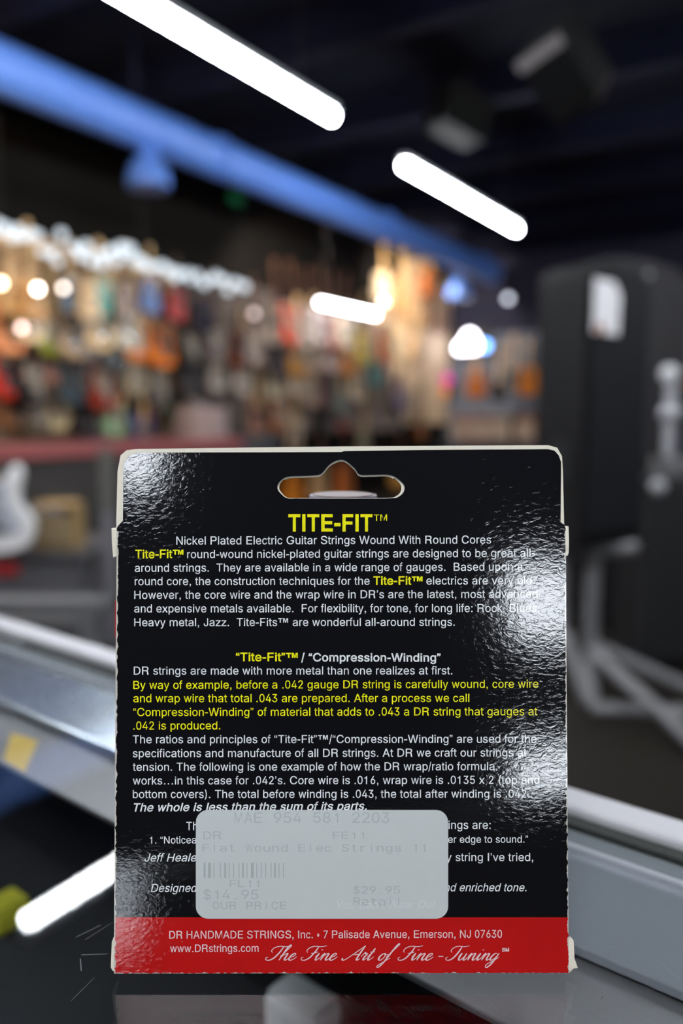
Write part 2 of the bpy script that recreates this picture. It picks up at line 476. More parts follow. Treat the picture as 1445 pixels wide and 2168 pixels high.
ROWS = [
 ('left bay top row', 'ukuleles and small guitars in the top row, left bay', 0.0, [
   (20, 628, 'tan', (206,160,100), U_, 'maple'), (62, 640, 'amber', (205,150,84), U_, 'maple'), (145, 628, 'slate blue', (66,84,100), U_, 'maple'), (182, 640, 'sand', (205,168,110), U_, 'maple'),
   (211, 632, 'teal', (20,140,124), U_, 'maple'), (258, 640, 'brown', (120,88,66), U_, 'rosewood'), (310, 628, 'blue', (66,98,160), U_, 'maple'),
   (366, 648, 'dark red', (150,24,20), U_, 'rosewood'), (426, 668, 'near black navy', (24,24,44), U_, 'rosewood')]),
 ('left bay second row', 'guitars in the second row, left bay', 0.0, [
   (14, 692, 'peach', (232,150,96), E_, 'maple'), (58, 668, 'cream', (240,210,160), E_, 'maple'), (104, 700, 'olive green', (132,140,34), E_, 'maple'), (148, 706, 'beige', (160,132,98), E_, 'maple'),
   (178, 722, 'dark walnut', (58,36,26), S_, 'rosewood'), (206, 690, 'buff', (214,180,126), E_, 'maple'), (236, 740, 'charcoal', (60,62,58), E_, 'maple'), (262, 690, 'stone', (190,176,150), E_, 'maple'),
   (286, 716, 'light orange', (226,128,40), S_, 'maple'), (340, 730, 'deep orange', (214,112,8), S_, 'rosewood'), (398, 735, 'black', (22,19,18), E_, 'rosewood'),
   (452, 722, 'dusty mauve', (104,90,90), E_, 'rosewood'), (500, 738, 'dark sunburst', (96,44,20), S_, 'rosewood'), (532, 730, 'grey', (140,126,122), E_, 'rosewood')]),
 ('left bay third row', 'guitars in the third row, left bay', 0.03, [
   (10, 790, 'red', (176,44,30), E_, 'maple'), (64, 806, 'black', (26,23,21), E_, 'rosewood'), (108, 760, 'rose', (170,120,104), E_, 'maple'), (146, 806, 'blue grey', (56,68,74), E_, 'rosewood'), (184, 780, 'umber', (100,84,72), E_, 'rosewood'),
   (212, 818, 'mahogany', (130,40,20), S_, 'rosewood'), (234, 812, 'honey', (170,132,88), E_, 'maple'), (280, 790, 'khaki', (150,136,112), E_, 'maple'),
   (330, 810, 'taupe', (96,86,80), E_, 'rosewood'), (400, 800, 'smoke grey', (66,60,58), E_, 'rosewood'), (455, 790, 'pale mauve', (160,148,142), E_, 'maple'), (510, 796, 'oyster', (172,158,148), E_, 'maple')]),
 ('left bay lowest row', 'guitars in the lowest row, left bay', 0.06, [
   (22, 855, 'brown', (120,80,52), S_, 'rosewood'), (70, 870, 'dull bronze', (84,72,58), E_, 'rosewood'), (114, 862, 'cream', (206,188,146), E_, 'maple'), (172, 874, 'black brown', (40,32,28), S_, 'rosewood'), (206, 900, 'grey', (104,102,110), E_, 'rosewood'),
   (238, 876, 'mint', (140,170,134), E_, 'maple'), (282, 850, 'espresso', (70,54,44), S_, 'rosewood'), (320, 846, 'maroon', (92,40,40), E_, 'rosewood'), (362, 850, 'dark green', (54,66,38), E_, 'rosewood'),
   (405, 856, 'dark red', (84,20,22), S_, 'rosewood'), (298, 922, 'blue', (40,56,140), E_, 'maple')]),
 ('far bay top row', 'guitars in the top row, far bay', 0.0, [
   (575, 690, 'greige', (150,138,128), E_, 'rosewood'), (610, 690, 'salmon red', (206,84,62), E_, 'rosewood'), (642, 700, 'silver', (176,164,156), E_, 'rosewood'), (674, 690, 'pearl', (206,194,190), E_, 'rosewood'),
   (700, 702, 'dusty red', (176,96,90), E_, 'rosewood'), (728, 700, 'ivory', (222,206,184), E_, 'rosewood')]),
 ('far bay second row', 'guitars in the second row, far bay', 0.03, [
   (582, 756, 'dark plum', (60,54,60), E_, 'rosewood'), (624, 758, 'ochre', (184,124,44), S_, 'maple'), (660, 752, 'pale brown', (170,146,128), E_, 'maple'), (698, 752, 'blush', (206,180,172), E_, 'maple'), (734, 758, 'orange', (214,130,46), S_, 'maple'),
   (766, 738, 'yellow', (228,200,90), E_, 'maple'), (792, 786, 'teal', (84,156,156), E_, 'maple'), (813, 736, 'coral', (226,118,80), E_, 'maple'), (842, 728, 'bone', (222,204,170), E_, 'maple'), (872, 740, 'tan', (176,146,112), A_, 'maple')]),
 ('far bay third row', 'guitars in the third row, far bay', 0.06, [
   (578, 808, 'cream', (196,180,152), E_, 'maple'), (622, 800, 'shell', (186,166,146), E_, 'maple'), (652, 826, 'sandy pink', (178,152,134), E_, 'maple'), (686, 826, 'mauve', (112,82,80), E_, 'rosewood'), (718, 846, 'grey teal', (112,128,124), E_, 'maple'),
   (752, 816, 'cream white', (220,198,172), E_, 'maple'), (795, 826, 'khaki', (150,134,116), E_, 'maple'), (846, 838, 'violet', (86,80,128), E_, 'rosewood')]),
 ('far bay lowest row', 'guitars in the lowest row, far bay', 0.09, [
   (540, 882, 'salmon', (170,124,108), E_, 'maple'), (584, 880, 'russet', (160,104,72), E_, 'rosewood'), (620, 918, 'beige', (196,170,144), E_, 'maple'), (676, 892, 'black', (30,26,26), E_, 'rosewood'), (726, 884, 'red', (136,62,54), E_, 'rosewood'),
   (766, 928, 'pale olive', (150,140,112), E_, 'maple'), (840, 884, 'dove grey', (118,110,112), E_, 'rosewood'), (888, 902, 'orange brown', (168,96,36), S_, 'rosewood')]),
 ('warm lit display board', 'guitars on the warm lit panel', 0.0, [
   (800, 612, 'pale cream', (214,194,166), A_, 'maple'), (846, 626, 'orange', (214,120,50), E_, 'maple'), (900, 600, 'copper', (196,110,56), A_, 'maple'), (868, 660, 'wheat', (220,180,130), E_, 'maple'), (905, 664, 'brown', (132,84,58), S_, 'rosewood'), (934, 680, 'reddish brown', (118,66,52), S_, 'rosewood')]),
]
used = set()
for rowname, grp, off, items in ROWS:
    items = sorted(items)
    off = 0.44 if 'top' in rowname else 0.3 if 'second' in rowname else 0.16 if 'third' in rowname else 0.02 if 'lowest' in rowname else 0.06
    for i, (px, py, cname, rgb, kind, neck) in enumerate(items):
        base = on_x(px, py, XL + 0.05 + off + (i % 2)*0.068)
        if i > 0: rel = 'right of the %s one' % items[i-1][2]
        else: rel = 'leftmost of its row'
        lab = '%s %s, %s, %s' % (cname, kind, rowname, rel)
        assert lab not in used; used.add(lab)
        guard = PGW if i % 3 else PGB
        t = guitar(kind, rgb, neck, guard, lab, base, pi/2, grp, hook=base.x-XL-0.05)
        t.scale = (0.9, 1, 1)
FARG = [(1010, 812, 'amber', (170,96,34), A_), (1056, 822, 'black', (26,26,32), E_), (1086, 800, 'pewter grey', (120,120,122), E_), (1121, 806, 'bright orange', (232,140,44), A_), (1438, 806, 'orange', (226,128,50), E_)]
for i, (px, py, cname, rgb, kind) in enumerate(FARG):
    p = on_y(px, py, YF-0.02)
    guitar(kind, rgb, 'maple', PGB, '%s %s on the grey far wall, %s' % (cname, kind, ['left of a black one', 'between the amber and the grey ones', 'right of the black one', 'beside the tall loudspeaker', 'at the right picture edge']
           [i]), p, 0, 'guitars on the far wall')
# guitars standing low on the floor, seen through the hang hole and above the box
for i, (px, py, cname, rgb) in enumerate([(612, 1020, 'orange', (206,120,34)), (668, 1010, 'tan', (176,140,100)), (722, 1012, 'chestnut', (168,92,46)), (836, 1018, 'honey', (190,140,70))]):
    p = on_x(px, py, XL+0.16); p.z = 0.23
    guitar(A_, rgb, 'rosewood', PGB, '%s acoustic guitar low by the wall, seen %s' % (cname, ['through the hang hole at its left', 'through the hang hole beside the orange one', 'through the middle of the hang hole', 'through the hang hole at its right'][i]), p, pi/2, 'floor guitars')

# ------------------------------------------------------------------ counter along the guitar wall, drums, small goods
M['red_strip'] = mat('dull red edge', (140, 76, 78), 0.5)
M['case_dark'] = mat('dark case front', (48, 46, 46), 0.5)
wc = thing('wall_counter', 'long low counter with a dull red top edge under the left guitars', 'counter', (XL+0.67, 5.2, 0))
MB().box((0, -0.35, 0.40), (0.6, 3.5, 0.8)).build('cabinet', M['case_dark'], wc)
MB().box((0, -0.55, 0.85), (0.7, 2.9, 0.10)).build('red_edge', M['red_strip'], wc)
MB().box((0, 1.2, 0.85), (0.7, 0.6, 0.10)).build('top', M['dark_grey'], wc)
def drum(label, p, r, h, shell, head):
    t = thing('snare_drum', label, 'drum', p)
    MB().lathe([(r, -h/2), (r, h/2)]).build('shell', shell, t, smooth=True)
    MB().lathe([(r*1.0, 0), (r*1.04, 0.004), (r*1.04, 0.02), (r*0.97, 0.02)], (0,0,h/2)).build('rim', M['chrome'], t, smooth=True)
    MB().lathe([(r*0.96, 0), (r*0.96, 0.008)], (0,0,h/2)).build('drum_head', head, t)
    return t
pinkdrum = mat('pale pink shell', (150, 132, 130), 0.3)
P = on_x(425, 905, XL+0.62); P.z = 0.902+0.15; drum('pale pinkish drum on the low counter, right of the blue guitar', P, 0.26, 0.3, pinkdrum, M['paper'])
P = on_x(425, 882, XL+0.3); spot('glowing ball put in for a glint above the pale pinkish drum', P, (1,0.9,0.86), 1.5, 0.03)  # glowing ball put in for a highlight, not a real spotlight

# low stuff by the far wall: amplifiers
def amp(label, p, rz, w, h, d, cab, grille):
    t = thing('guitar_amplifier', label, 'amplifier', p, rz)
    MB().box((0, 0, 0), (w, d, h)).build('cabinet', cab, t, bevel=0.012)
    MB().box((0, -d/2-0.004, -h*0.1), (w*0.88, 0.012, h*0.66)).build('grille', grille, t)
    MB().box((0, -d/2-0.004, h*0.36), (w*0.88, 0.014, h*0.16)).build('control_panel', M['chrome'], t)
    MB().tube([(-0.12, 0, h/2), (-0.1, 0, h/2+0.03), (0.1, 0, h/2+0.03), (0.12, 0, h/2)], 0.01, 8).build('handle', M['black'], t)
    return t
rosec, brownc = mat('rose vinyl', (150, 112, 112), 0.5), mat('brown vinyl', (128, 74, 36), 0.5)
fawnc = mat('fawn vinyl', (140, 126, 116), 0.5)
for px, py, nm, cb in ((980, 905, 'dusty rose', rosec), (1022, 915, 'pinkish red', mat('pinkish vinyl', (146, 96, 96), 0.5)), (1064, 915, 'fawn', fawnc), (1116, 905, 'brown', brownc)):
    P = on_y(px, py, YF-0.5); P.z = 0.722 + 0.21
    amp('small %s amplifier stacked by the far wall, left of the loudspeaker' % nm if nm != 'brown' else 'small brown amplifier by the far wall, touching the loudspeaker edge', P, 0, 0.32, 0.42, 0.25, cb, fawnc)
bn = thing('bench', 'long dark bench by the far wall carrying the small amplifiers', 'bench', (-4.85, YF-0.5, 0))
MB().box((0, 0, 0.70), (1.9, 0.4, 0.04)).build('top', M['dark_grey'], bn)
for sx in (-0.9, 0, 0.9): MB().box((sx, 0, 0.34), (0.05, 0.36, 0.68)).build('leg', M['black'], bn)
sh = thing('wall_shelf', 'dark shelf on the far wall under the bright orange guitar', 'shelf', tuple(on_y(1115, 876, YF-0.15)))
MB().box((0, 0, 0), (0.6, 0.3, 0.05)).build('board', M['black'], sh)
MB().box((0, 0.1, -0.08), (0.03, 0.06, 0.12)).build('bracket', M['black'], sh)

# neon sign and coloured lamps on the far wall
ns = thing('neon_sign', 'glowing white and blue cloud shaped sign on the far wall', 'sign', tuple(on_y(993, 724, YF-0.16)))
MB().box((0, 0.06, 0.0), (0.74, 0.03, 0.44)).build('backboard', M['black'], ns)
nw = mat('lit white tube', (255,255,255), 0.4, emit=((0.92,0.9,1.0), 14)); nbm = mat('lit blue tube', (255,255,255), 0.4, emit=((0.08,0.35,1.0), 10))
MB().tube([(-0.22,0,-0.13),(-0.2,0,-0.05),(-0.12,0,0.0),(-0.06,0,0.12),(0.0,0,0.16),(0.08,0,0.1),(0.12,0,0.0),(0.16,0,-0.06),(0.14,0,-0.13),(-0.22,0,-0.13)], 0.03, 8).build('white_tube', nw, ns, smooth=True)
MB().tube([(-0.1,0,-0.06),(-0.02,0,0.04),(0.06,0,-0.06),(-0.1,0,-0.06)], 0.028, 8).build('white_tube', nw, ns, smooth=True)
MB().tube([(0.24,0,-0.12),(0.27,0,-0.02),(0.34,0,-0.05),(0.32,0,-0.12),(0.24,0,-0.12)], 0.028, 8).build('blue_tube', nbm, ns, smooth=True)
pl_ = thing('party_light', 'round lamp with green, magenta, red and orange lights on the far wall', 'lamp', tuple(on_y(934, 817, YF-0.2)))
MB().tube([(0, 0.02, 0), (0, 0.12, 0)], 0.2, 24).build('housing', M['black'], pl_)
for (a, b, rgb, nm, L) in ((-0.12, 0.12, (0.22,0.5,0.03), 'green_lens', 0.5), (0.1, 0.1, (0.75,0.02,0.4), 'magenta_lens', 0.6), (-0.14, -0.08, (0.5,0.01,0.06), 'red_lens', 0.7), (0.04, -0.1, (0.9,0.3,0.05), 'orange_lens', 0.6)):
    MB().ball((a, 0, b), 0.09, 10).build(nm, mat('coloured lens', rgb, 0.4, emit=(rgb, L), linear=True), pl_, smooth=True)

# ------------------------------------------------------------------ the blue duct
M['duct'] = mat('blue duct paint', (80, 120, 198), 0.45, noise=0.05, nscale=4)
DX, DZ, DR = -4.78, 3.345, 0.165
du = thing('ventilation_duct', 'long round blue duct running under the ceiling towards the far wall', 'duct', (DX, 7.0, DZ))
MB().tube([(0, -6.5, 0), (-0.06, 5.2, 0)], DR, 28).build('pipe', M['duct'], du, smooth=True)
for yy in (-4.4, -1.4, 1.6, 4.6):
    MB().tube([(0, yy-0.03, 0), (0, yy+0.03, 0)], DR+0.012, 28).build('joint_band', M['duct'], du, smooth=True)
for yy in (-2.35, 0.9, 3.9):
    MB().box((0, yy, (ZC-DZ+DR)/2-0.02), (0.05, 0.05, ZC-DZ-DR+0.1)).build('hanger', M['joist'], du)
def dome(px, py):
    p = on_x(px, py, DX)
    y = p.y - 7.0
    MB().lathe([(0.17, -0.21), (0.17, -0.15), (0.158, -0.08), (0.125, -0.02), (0.08, 0.02), (0.06, 0.14)], (0, y, p.z-DZ+0.08)).build('dome_vent', M['duct'], du, smooth=True)
dome(314, 362); dome(972, 612)

# green exit light, ceiling speakers
eg = thing('exit_light', 'tiny green light under the ceiling, below the duct', 'light', tuple(on_x(500, 421, XL+0.06)))
MB().box((-0.035, 0, 0), (0.05, 0.3, 0.2)).build('case', M['black'], eg)
MB().box((0, 0, 0), (0.02, 0.2, 0.1)).build('lit_face', mat('dim green', (10,60,30), 0.5, emit=((0.02,0.35,0.12), 0.16)), eg)
brown_ply = mat('dark plywood', (46, 28, 22), 0.6)
grille = mat('grey grille', (128, 122, 124), 0.7)
M['matte_black'] = mat('matte black cabinet', (12, 12, 13), 0.8, spec=0.15)
def hung_speaker(label, p, rot, s, dark=False):
    t = thing('ceiling_speaker', label, 'speaker', p)
    t.rotation_euler = rot
    MB().sheet([(-0.2*s, 0.16*s), (-0.2*s, -0.16*s), (0.2*s, -0.16*s), (0.2*s, 0.16*s)], [], -0.14*s, 0.14*s).build('cabinet', M['matte_black'], t, bevel=0.01)
    MB().box((0.206*s, 0, 0), (0.012*s, 0.26*s, 0.3*s)).build('side_panel', M['matte_black'] if dark else brown_ply, t)
    MB().box((0, 0, -0.168*s), (0.38*s, 0.26*s, 0.014*s)).build('grille', M['matte_black'], t)
    if not dark: MB().box((-0.17*s, 0, -0.172*s), (0.06*s, 0.27*s, 0.02*s)).build('edge_strip', grille, t)
    MB().tube([(0, 0, 0.16*s), (0, 0, 0.16*s+0.55)], 0.015, 8).build('mount', M['matte_black'], t)
    return t
P = at(1195, 140, 4.2); hung_speaker('dark ceiling speaker with a brown side, top right corner', tuple(P), (R(-20), R(42), R(60)), 0.9)
P = at(972, 240, 6.2); hung_speaker('darker ceiling speaker left of the brown sided one', tuple(P), (R(0), R(15), R(60)), 0.95, True)

# ------------------------------------------------------------------ right side: loudspeaker, stand, amplifiers
SPK = at(1255, 800, 3.05)
ls = thing('loudspeaker', 'tall black loudspeaker with a white paper tag, on a tripod stand', 'loudspeaker', (SPK.x, SPK.y, 0.62), YAW + R(40))
W2, D2, H2 = 0.42, 0.20, 1.02
arch = [(-W2/2, 0), (W2/2, 0), (W2/2, H2-0.06)] + [(W2/2*cos(a*pi/12), H2-0.06+0.07*sin(a*pi/12)) for a in range(1, 12)] + [(-W2/2, H2-0.06)]
M['spk'] = mat('speaker paint', (19, 18, 20), 0.6, spec=0.3, noise=0.15, nscale=30)
M['spk_grille'] = mat('speaker grille', (18, 19, 24), 0.75, spec=0.3, noise=0.2, nscale=120)
MB().sheet(arch, [], -D2/2, D2/2).build('cabinet', M['spk'], ls, bevel=0.01)
MB().sheet([(a*0.9, 0.05+b*0.92) for a, b in arch], [], -D2/2-0.012, -D2/2).build('grille', M['spk_grille'], ls)
MB().box((-W2/2-0.002, -0.01, 0.32), (0.012, 0.08, 0.14)).build('handle_recess', M['black'], ls)
tg = MB().sheet([(-0.075,-0.09),(0.085,-0.09),(0.09,0.05),(0.05,0.095),(-0.075,0.095)], [], -0.003, 0).build('paper_tag', M['paper'], ls)
tg.location = (-0.115, -D2/2-0.013, 0.855)
tp = MB().box((-0.035, -0.004, -0.075), (0.05, 0.002, 0.03)).build('tan_print', mat('tan print', (170,120,100), 0.8), tg)
PNL = at(1300, 800, 4.4)
ar = thing('display_rack', 'wide arched dark grey rack standing behind the tall loudspeaker', 'rack', (PNL.x, PNL.y, 0), YAW)
RW = 0.375
arc2 = [(-RW, 0), (RW, 0), (RW, 1.76)] + [(RW*cos(a*pi/12), 1.76+0.17*sin(a*pi/12)) for a in range(1, 12)] + [(-RW, 1.76)]
M['rack'] = mat('charcoal rack', (40, 38, 42), 0.6)
MB().sheet(arc2, [], -0.05, 0.05).build('panel', M['rack'], ar, bevel=0.01)
MB().box((0, 0, 0.02), (0.7, 0.4, 0.04)).build('foot', M['black'], ar)
MB().sheet([(0.02*cos(a*pi/8)+0.14, 0.02*sin(a*pi/8)+1.84) for a in range(16)], [], -0.06, -0.05).build('screw_cap', M['grey_metal'], ar)

st = thing('speaker_stand', 'grey metal tripod stand under the tall loudspeaker', 'stand', (0, 0, 0))
HUB = at(1262, 1385, 3.05)
def bar(n, a, b, r=0.027):
    return MB().tube([a, b], r, 10).build(n, M['grey_metal'], st, smooth=True)
bar('pole', at(1256, 1160, 3.05), Vector((at(1256, 1160, 3.05).x, at(1256, 1160, 3.05).y, HUB.z)), 0.03)
bar('platform_bar', at(1185, 1165, 3.05), at(1345, 1160, 3.05), 0.03)
hb = Vector((at(1256, 1160, 3.05).x, at(1256, 1160, 3.05).y, HUB.z))
bar('leg', hb, on_z(1252, 1492, 0.015)); bar('leg', hb + Vector((0,0,0.02)), on_z(1500, 1600, 0.015)); bar('leg', hb + Vector((0,0,0.04)), on_z(1500, 1478, 0.015))
bar('brace', at(1190, 1330, 3.1), on_z(1246, 1488, 0.02)); bar('brace', on_z(1250, 1500, 0.02), on_z(1500, 1512, 0.02))
bar('brace', at(1192, 1180, 3.2), at(1192, 1330, 3.15), 0.022)
MB().tube([on_z(1470, 1585, 0.02), on_z(1510, 1606, 0.02)], 0.024, 10).build('blue_tip', mat('blue plastic', (40,60,130), 0.5), st)

AC_ = on_z(1560, 1420, 0.0)
ca = thing('speaker_cabinet', 'big black speaker cabinet on the floor at the right picture edge', 'amplifier', tuple(AC_), YAW)
CW = 0.86
MB().box((0, 0.18, 0.43), (CW, 0.36, 0.82)).build('cabinet', M['black_tolex'], ca, bevel=0.02)
MB().box((0, -0.004, 0.43), (CW*0.92, 0.012, 0.74)).build('grille', M['black'], ca)
MB().ball((-CW/2+0.05, 0.01, 0.80), 0.036, 10).build('metal_corner', M['pale_metal'], ca, smooth=True)
for sx in (-1, 1):
    for sy in (0.06, 0.30):
        MB().lathe([(0.025, 0), (0.025, 0.025)], (sx*CW*0.42, sy, 0)).build('foot', M['black'], ca)
hd = thing('amplifier_head', 'grey amplifier head lying on the big black cabinet', 'amplifier', tuple(AC_ + Vector((0,0,0.843))), YAW)
MB().box((0.06, 0.2, 0.035), (0.72, 0.24, 0.07)).build('chassis', M['grey_metal'], hd, bevel=0.006)
for k in range(5):
    MB().tube([(-0.24+0.07*k, 0.08, 0.035), (-0.24+0.07*k, 0.055, 0.035)], 0.012, 10).build('knob', M['black'], hd)
ch = thing('chrome_stand', 'upright chrome stand with clamps on the amplifier head, right edge', 'stand', tuple(at(1412, 985, 3.55).xy) + (0.91,), YAW)
MB().lathe([(0.05, 0), (0.05, 0.012)]).build('base', M['chrome'], ch)
MB().tube([(0,0,0.012),(0,0,0.36)], 0.024, 12).build('pole', M['pale_metal'], ch, smooth=True)
MB().ball((0,0,0.2), 0.045, 10).build('clamp', M['pale_metal'], ch, smooth=True)
MB().ball((-0.01,0,0.37), 0.04, 10).build('ball_head', M['white'], ch, smooth=True)
MB().tube([(0,0,0.2),(0.16,0,0.26)], 0.018, 10).build('arm', M['chrome'], ch)

# ------------------------------------------------------------------ left middle ground
M['plat'] = mat('grey platform', (96, 95, 99), 0.55)
PT = at(70, 1172, 3.7)
pf = thing('low_platform', 'low grey cabinet carrying the white guitar at the left edge', 'cabinet', (PT.x, PT.y, 0), YAW)
MB().box((-0.17, 0.3, 0.215), (0.84, 0.7, 0.43)).build('body', M['plat'], pf, bevel=0.01)
MB().box((-0.17, 0.3, 0.445), (0.88, 0.74, 0.03)).build('top', M['dark_grey'], pf)
for k in (0, 1):
    MB().box((-0.17, -0.055, 0.11+0.2*k), (0.76, 0.012, 0.17)).build('drawer', M['plat'], pf)
wg = guitar(E_, (246,246,250), 'maple', mat('pale blue pickguard', (196,200,212), 0.4), 'white double cutaway electric guitar standing at the left picture edge', tuple(on_z(22, 1088, 0.46+0.215).xy) + (0.0,), YAW, None)
wgp = at(-4, 1085, 3.62); wg.location = (wgp.x, wgp.y, 0.690); wg.rotation_euler = (0, R(-9), YAW)
gs = thing('guitar_stand', 'small black stand holding up the white guitar', 'stand', (wgp.x, wgp.y, 0.46), YAW)
MB().tube([(-0.12, 0.1, 0.005), (0, 0.06, 0.1), (0, 0.06, 0.45)], 0.01, 8).build('post', M['black'], gs)
MB().tube([(0.12, 0.1, 0.005), (0, 0.06, 0.1)], 0.01, 8).build('leg', M['black'], gs)
MB().tube([(-0.09, -0.08, 0.012), (-0.09, 0.06, 0.012), (0.09, 0.06, 0.012), (0.09, -0.08, 0.012)], 0.009, 8).build('cradle', M['black'], gs)
rb = at(8, 1195, 3.45)
rbx = tag(MB().box((0, 0, 0), (0.12, 0.03, 0.05)).box((0, -0.018, 0), (0.1, 0.006, 0.035)).build('red_tag', mat('red plastic', (150, 18, 26), 0.5)), 'small red tag on the cabinet edge below the white guitar', 'tag')
rbx.location = (rb.x, rb.y, 0.43); rbx.rotation_euler = (0, 0, YAW)
tw = at(126, 1098, 3.85)
amp('small tan tweed amplifier on the grey cabinet beside the white guitar', (tw.x, tw.y, 0.46+0.115), YAW, 0.2, 0.23, 0.16, mat('tweed', (178, 146, 96), 0.7, noise=0.2, nscale=90), mat('brown grille cloth', (140, 122, 92), 0.8))
pv = at(228, 1060, 3.75)
pp = thing('display_post', 'pale lavender post just left of the string box', 'post', (pv.x, pv.y, 0), YAW)
MB().box((0, 0, 0.35), (0.05, 0.05, 0.6)).build('shaft', mat('lavender grey', (120, 118, 126), 0.6), pp, bevel=0.004)
MB().box((0, 0, 0.02), (0.18, 0.18, 0.04)).build('foot', M['dark_grey'], pp)
MB().box((0, 0, 0.80), (0.06, 0.03, 0.3)).build('card_holder', mat('olive grey', (96, 96, 92), 0.6), pp)
fa, fb, fc = at(-60, 1295, 2.1), at(186, 1285, 2.1), at(186, 1288, 2.1)
mf = thing('metal_frame', 'grey square tube table frame behind the counter at the left', 'table frame', (fb.x, fb.y, 0), YAW)
MB().box((-0.5, 0, fb.z), (1.05, 0.04, 0.045)).build('rail', M['grey_metal'], mf, bevel=0.004)
MB().box((0, 0, fb.z/2-0.01), (0.04, 0.04, fb.z-0.02)).build('leg', M['grey_metal'], mf, bevel=0.004)
MB().box((-1.0, 0, fb.z/2-0.01), (0.04, 0.04, fb.z-0.02)).build('leg', M['grey_metal'], mf, bevel=0.004)
MB().box((-0.5, 0.2, fb.z-0.06), (0.96, 0.38, 0.02)).build('shelf', M['dark_grey'], mf)

# ------------------------------------------------------------------ the glass counter
CA = YAW - math.atan2(0.628, 0.778)
ct = thing('display_counter', 'glass topped display counter with aluminium edge under the string box', 'counter', (0, 0, GLASS_Z), CA)
H0 = 0.1325
UX0, UX1 = -1.9, 1.3
XC, XLEN = (UX0+UX1)/2, UX1-UX0
def alu(name, rgb, rough, stretch=(3, 900, 900)):
    m = mat(name, rgb, rough, 0.7)
    nt = m.node_tree; b = nt.nodes['Principled BSDF']
    tc = nt.nodes.new('ShaderNodeTexCoord'); mp = nt.nodes.new('ShaderNodeMapping'); nz = nt.nodes.new('ShaderNodeTexNoise')
    mp.inputs['Scale'].default_value = stretch; nz.inputs['Scale'].default_value = 1.0; nz.inputs['Detail'].default_value = 3
    nt.links.new(tc.outputs['Object'], mp.inputs[0]); nt.links.new(mp.outputs[0], nz.inputs['Vector'])
    r = nt.nodes.new('ShaderNodeMapRange'); r.inputs['To Min'].default_value = rough*0.8; r.inputs['To Max'].default_value = rough*1.25
    nt.links.new(nz.outputs['Fac'], r.inputs['Value']); nt.links.new(r.outputs[0], b.inputs['Roughness'])
    bp = nt.nodes.new('ShaderNodeBump'); bp.inputs['Strength'].default_value = 0.25; bp.inputs['Distance'].default_value = 0.0003
    nt.links.new(nz.outputs['Fac'], bp.inputs['Height']); nt.links.new(bp.outputs['Normal'], b.inputs['Normal'])
    return m
M['alu'] = alu('brushed aluminium', (212, 217, 224), 0.17)
M['alu_lip'] = mat('satin aluminium lip', (196, 196, 202), 0.5, 0.35)
M['alu_dark'] = alu('brushed grey metal', (150, 148, 150), 0.42)
M['gap_strip'] = mat('dark gasket', (40, 40, 34), 0.6)
def vv(v, d):                                            # a line on the glass plane moved to a plane d below it
    return v*(H0+d)/H0
def strip(name, v0, v1, ztop, th, m, bevel=0.0006):
    return MB().box((XC, (v0+v1)/2, ztop-th/2), (XLEN, v1-v0, th)).build(name, m, ct, bevel=bevel)
strip('outer_rail', 0.2538, 0.2681, 0.0, 0.05, M['alu_lip'], 0.0015)
strip('near_rail', -0.008, 0.004, -0.0045, 0.03, M['alu_lip'])
strip('gap_strip', 0.2476, 0.2538, -0.003, 0.02, M['gap_strip'])  # dark colour gives the groove beside the rail its shade
strip('ledge', vv(0.2315,0.0046), 0.2474, -0.0046, 0.02, mat('grey ledge', (132, 136, 140), 0.45, 0.2))
strip('ridge', vv(0.2289,0.0044), vv(0.2315,0.0044), -0.0043, 0.006, M['alu_lip'])
fl = MB().box((0, 0, -0.0015), (XLEN, 0.0417, 0.003), mi=0).build('flange', M['alu'], ct, bevel=0.0006)
fl.location = (XC, 0.2184, -0.0080); fl.rotation_euler = (R(5.0), 0, 0)
strip('inner_flange', vv(0.149,0.014), vv(0.1837,0.014), -0.014, 0.002, M['alu_dark'])
g = bpy.data.materials.new('counter glass'); g.use_nodes = True
nt = g.node_tree; nt.nodes.clear()
out = nt.nodes.new('ShaderNodeOutputMaterial'); mixn = nt.nodes.new('ShaderNodeMixShader')
tr = nt.nodes.new('ShaderNodeBsdfTransparent'); gl = nt.nodes.new('ShaderNodeBsdfGlossy'); lw = nt.nodes.new('ShaderNodeLayerWeight')
tr.inputs[0].default_value = (0.94, 0.955, 0.965, 1); gl.inputs['Roughness'].default_value = 0.012
lw.inputs['Blend'].default_value = 0.5
fac = math_node(nt, 'ADD', math_node(nt, 'MULTIPLY', math_node(nt, 'POWER', lw.outputs['Facing'], 5.0), 0.96), 0.04)
nt.links.new(fac, mixn.inputs[0]); nt.links.new(tr.outputs[0], mixn.inputs[1]); nt.links.new(gl.outputs[0], mixn.inputs[2]); nt.links.new(mixn.outputs[0], out.inputs[0])
MB().box((XC, (-0.0+0.2474)/2, -0.002), (XLEN, 0.2474, 0.004)).build('glass_top', g, ct)
M['deck'] = mat('black case lining', (30, 31, 34), 0.8, noise=0.2, nscale=15)
MB().box((XC, 0.125, -0.14), (XLEN-0.02, 0.24, 0.02)).build('case_deck', M['deck'], ct)
MB().box((XC, 0.258, -0.33), (XLEN, 0.012, 0.56)).build('front_panel', M['deck'], ct)
MB().box((XC, 0.0, -0.336), (XLEN, 0.012, 0.66)).build('back_panel', M['deck'], ct)
for sx in (UX0, UX1):
    MB().box((sx, 0.128, -0.33), (0.012, 0.24, 0.62)).build('end_panel', M['deck'], ct)
MB().box((XC, 0.128, -GLASS_Z+0.17), (XLEN, 0.24, 0.34)).build('plinth', M['black'], ct)
CTW = Matrix.Translation((0, 0, GLASS_Z)) @ Matrix.Rotation(CA, 4, 'Z')
CTI = CTW.inverted()
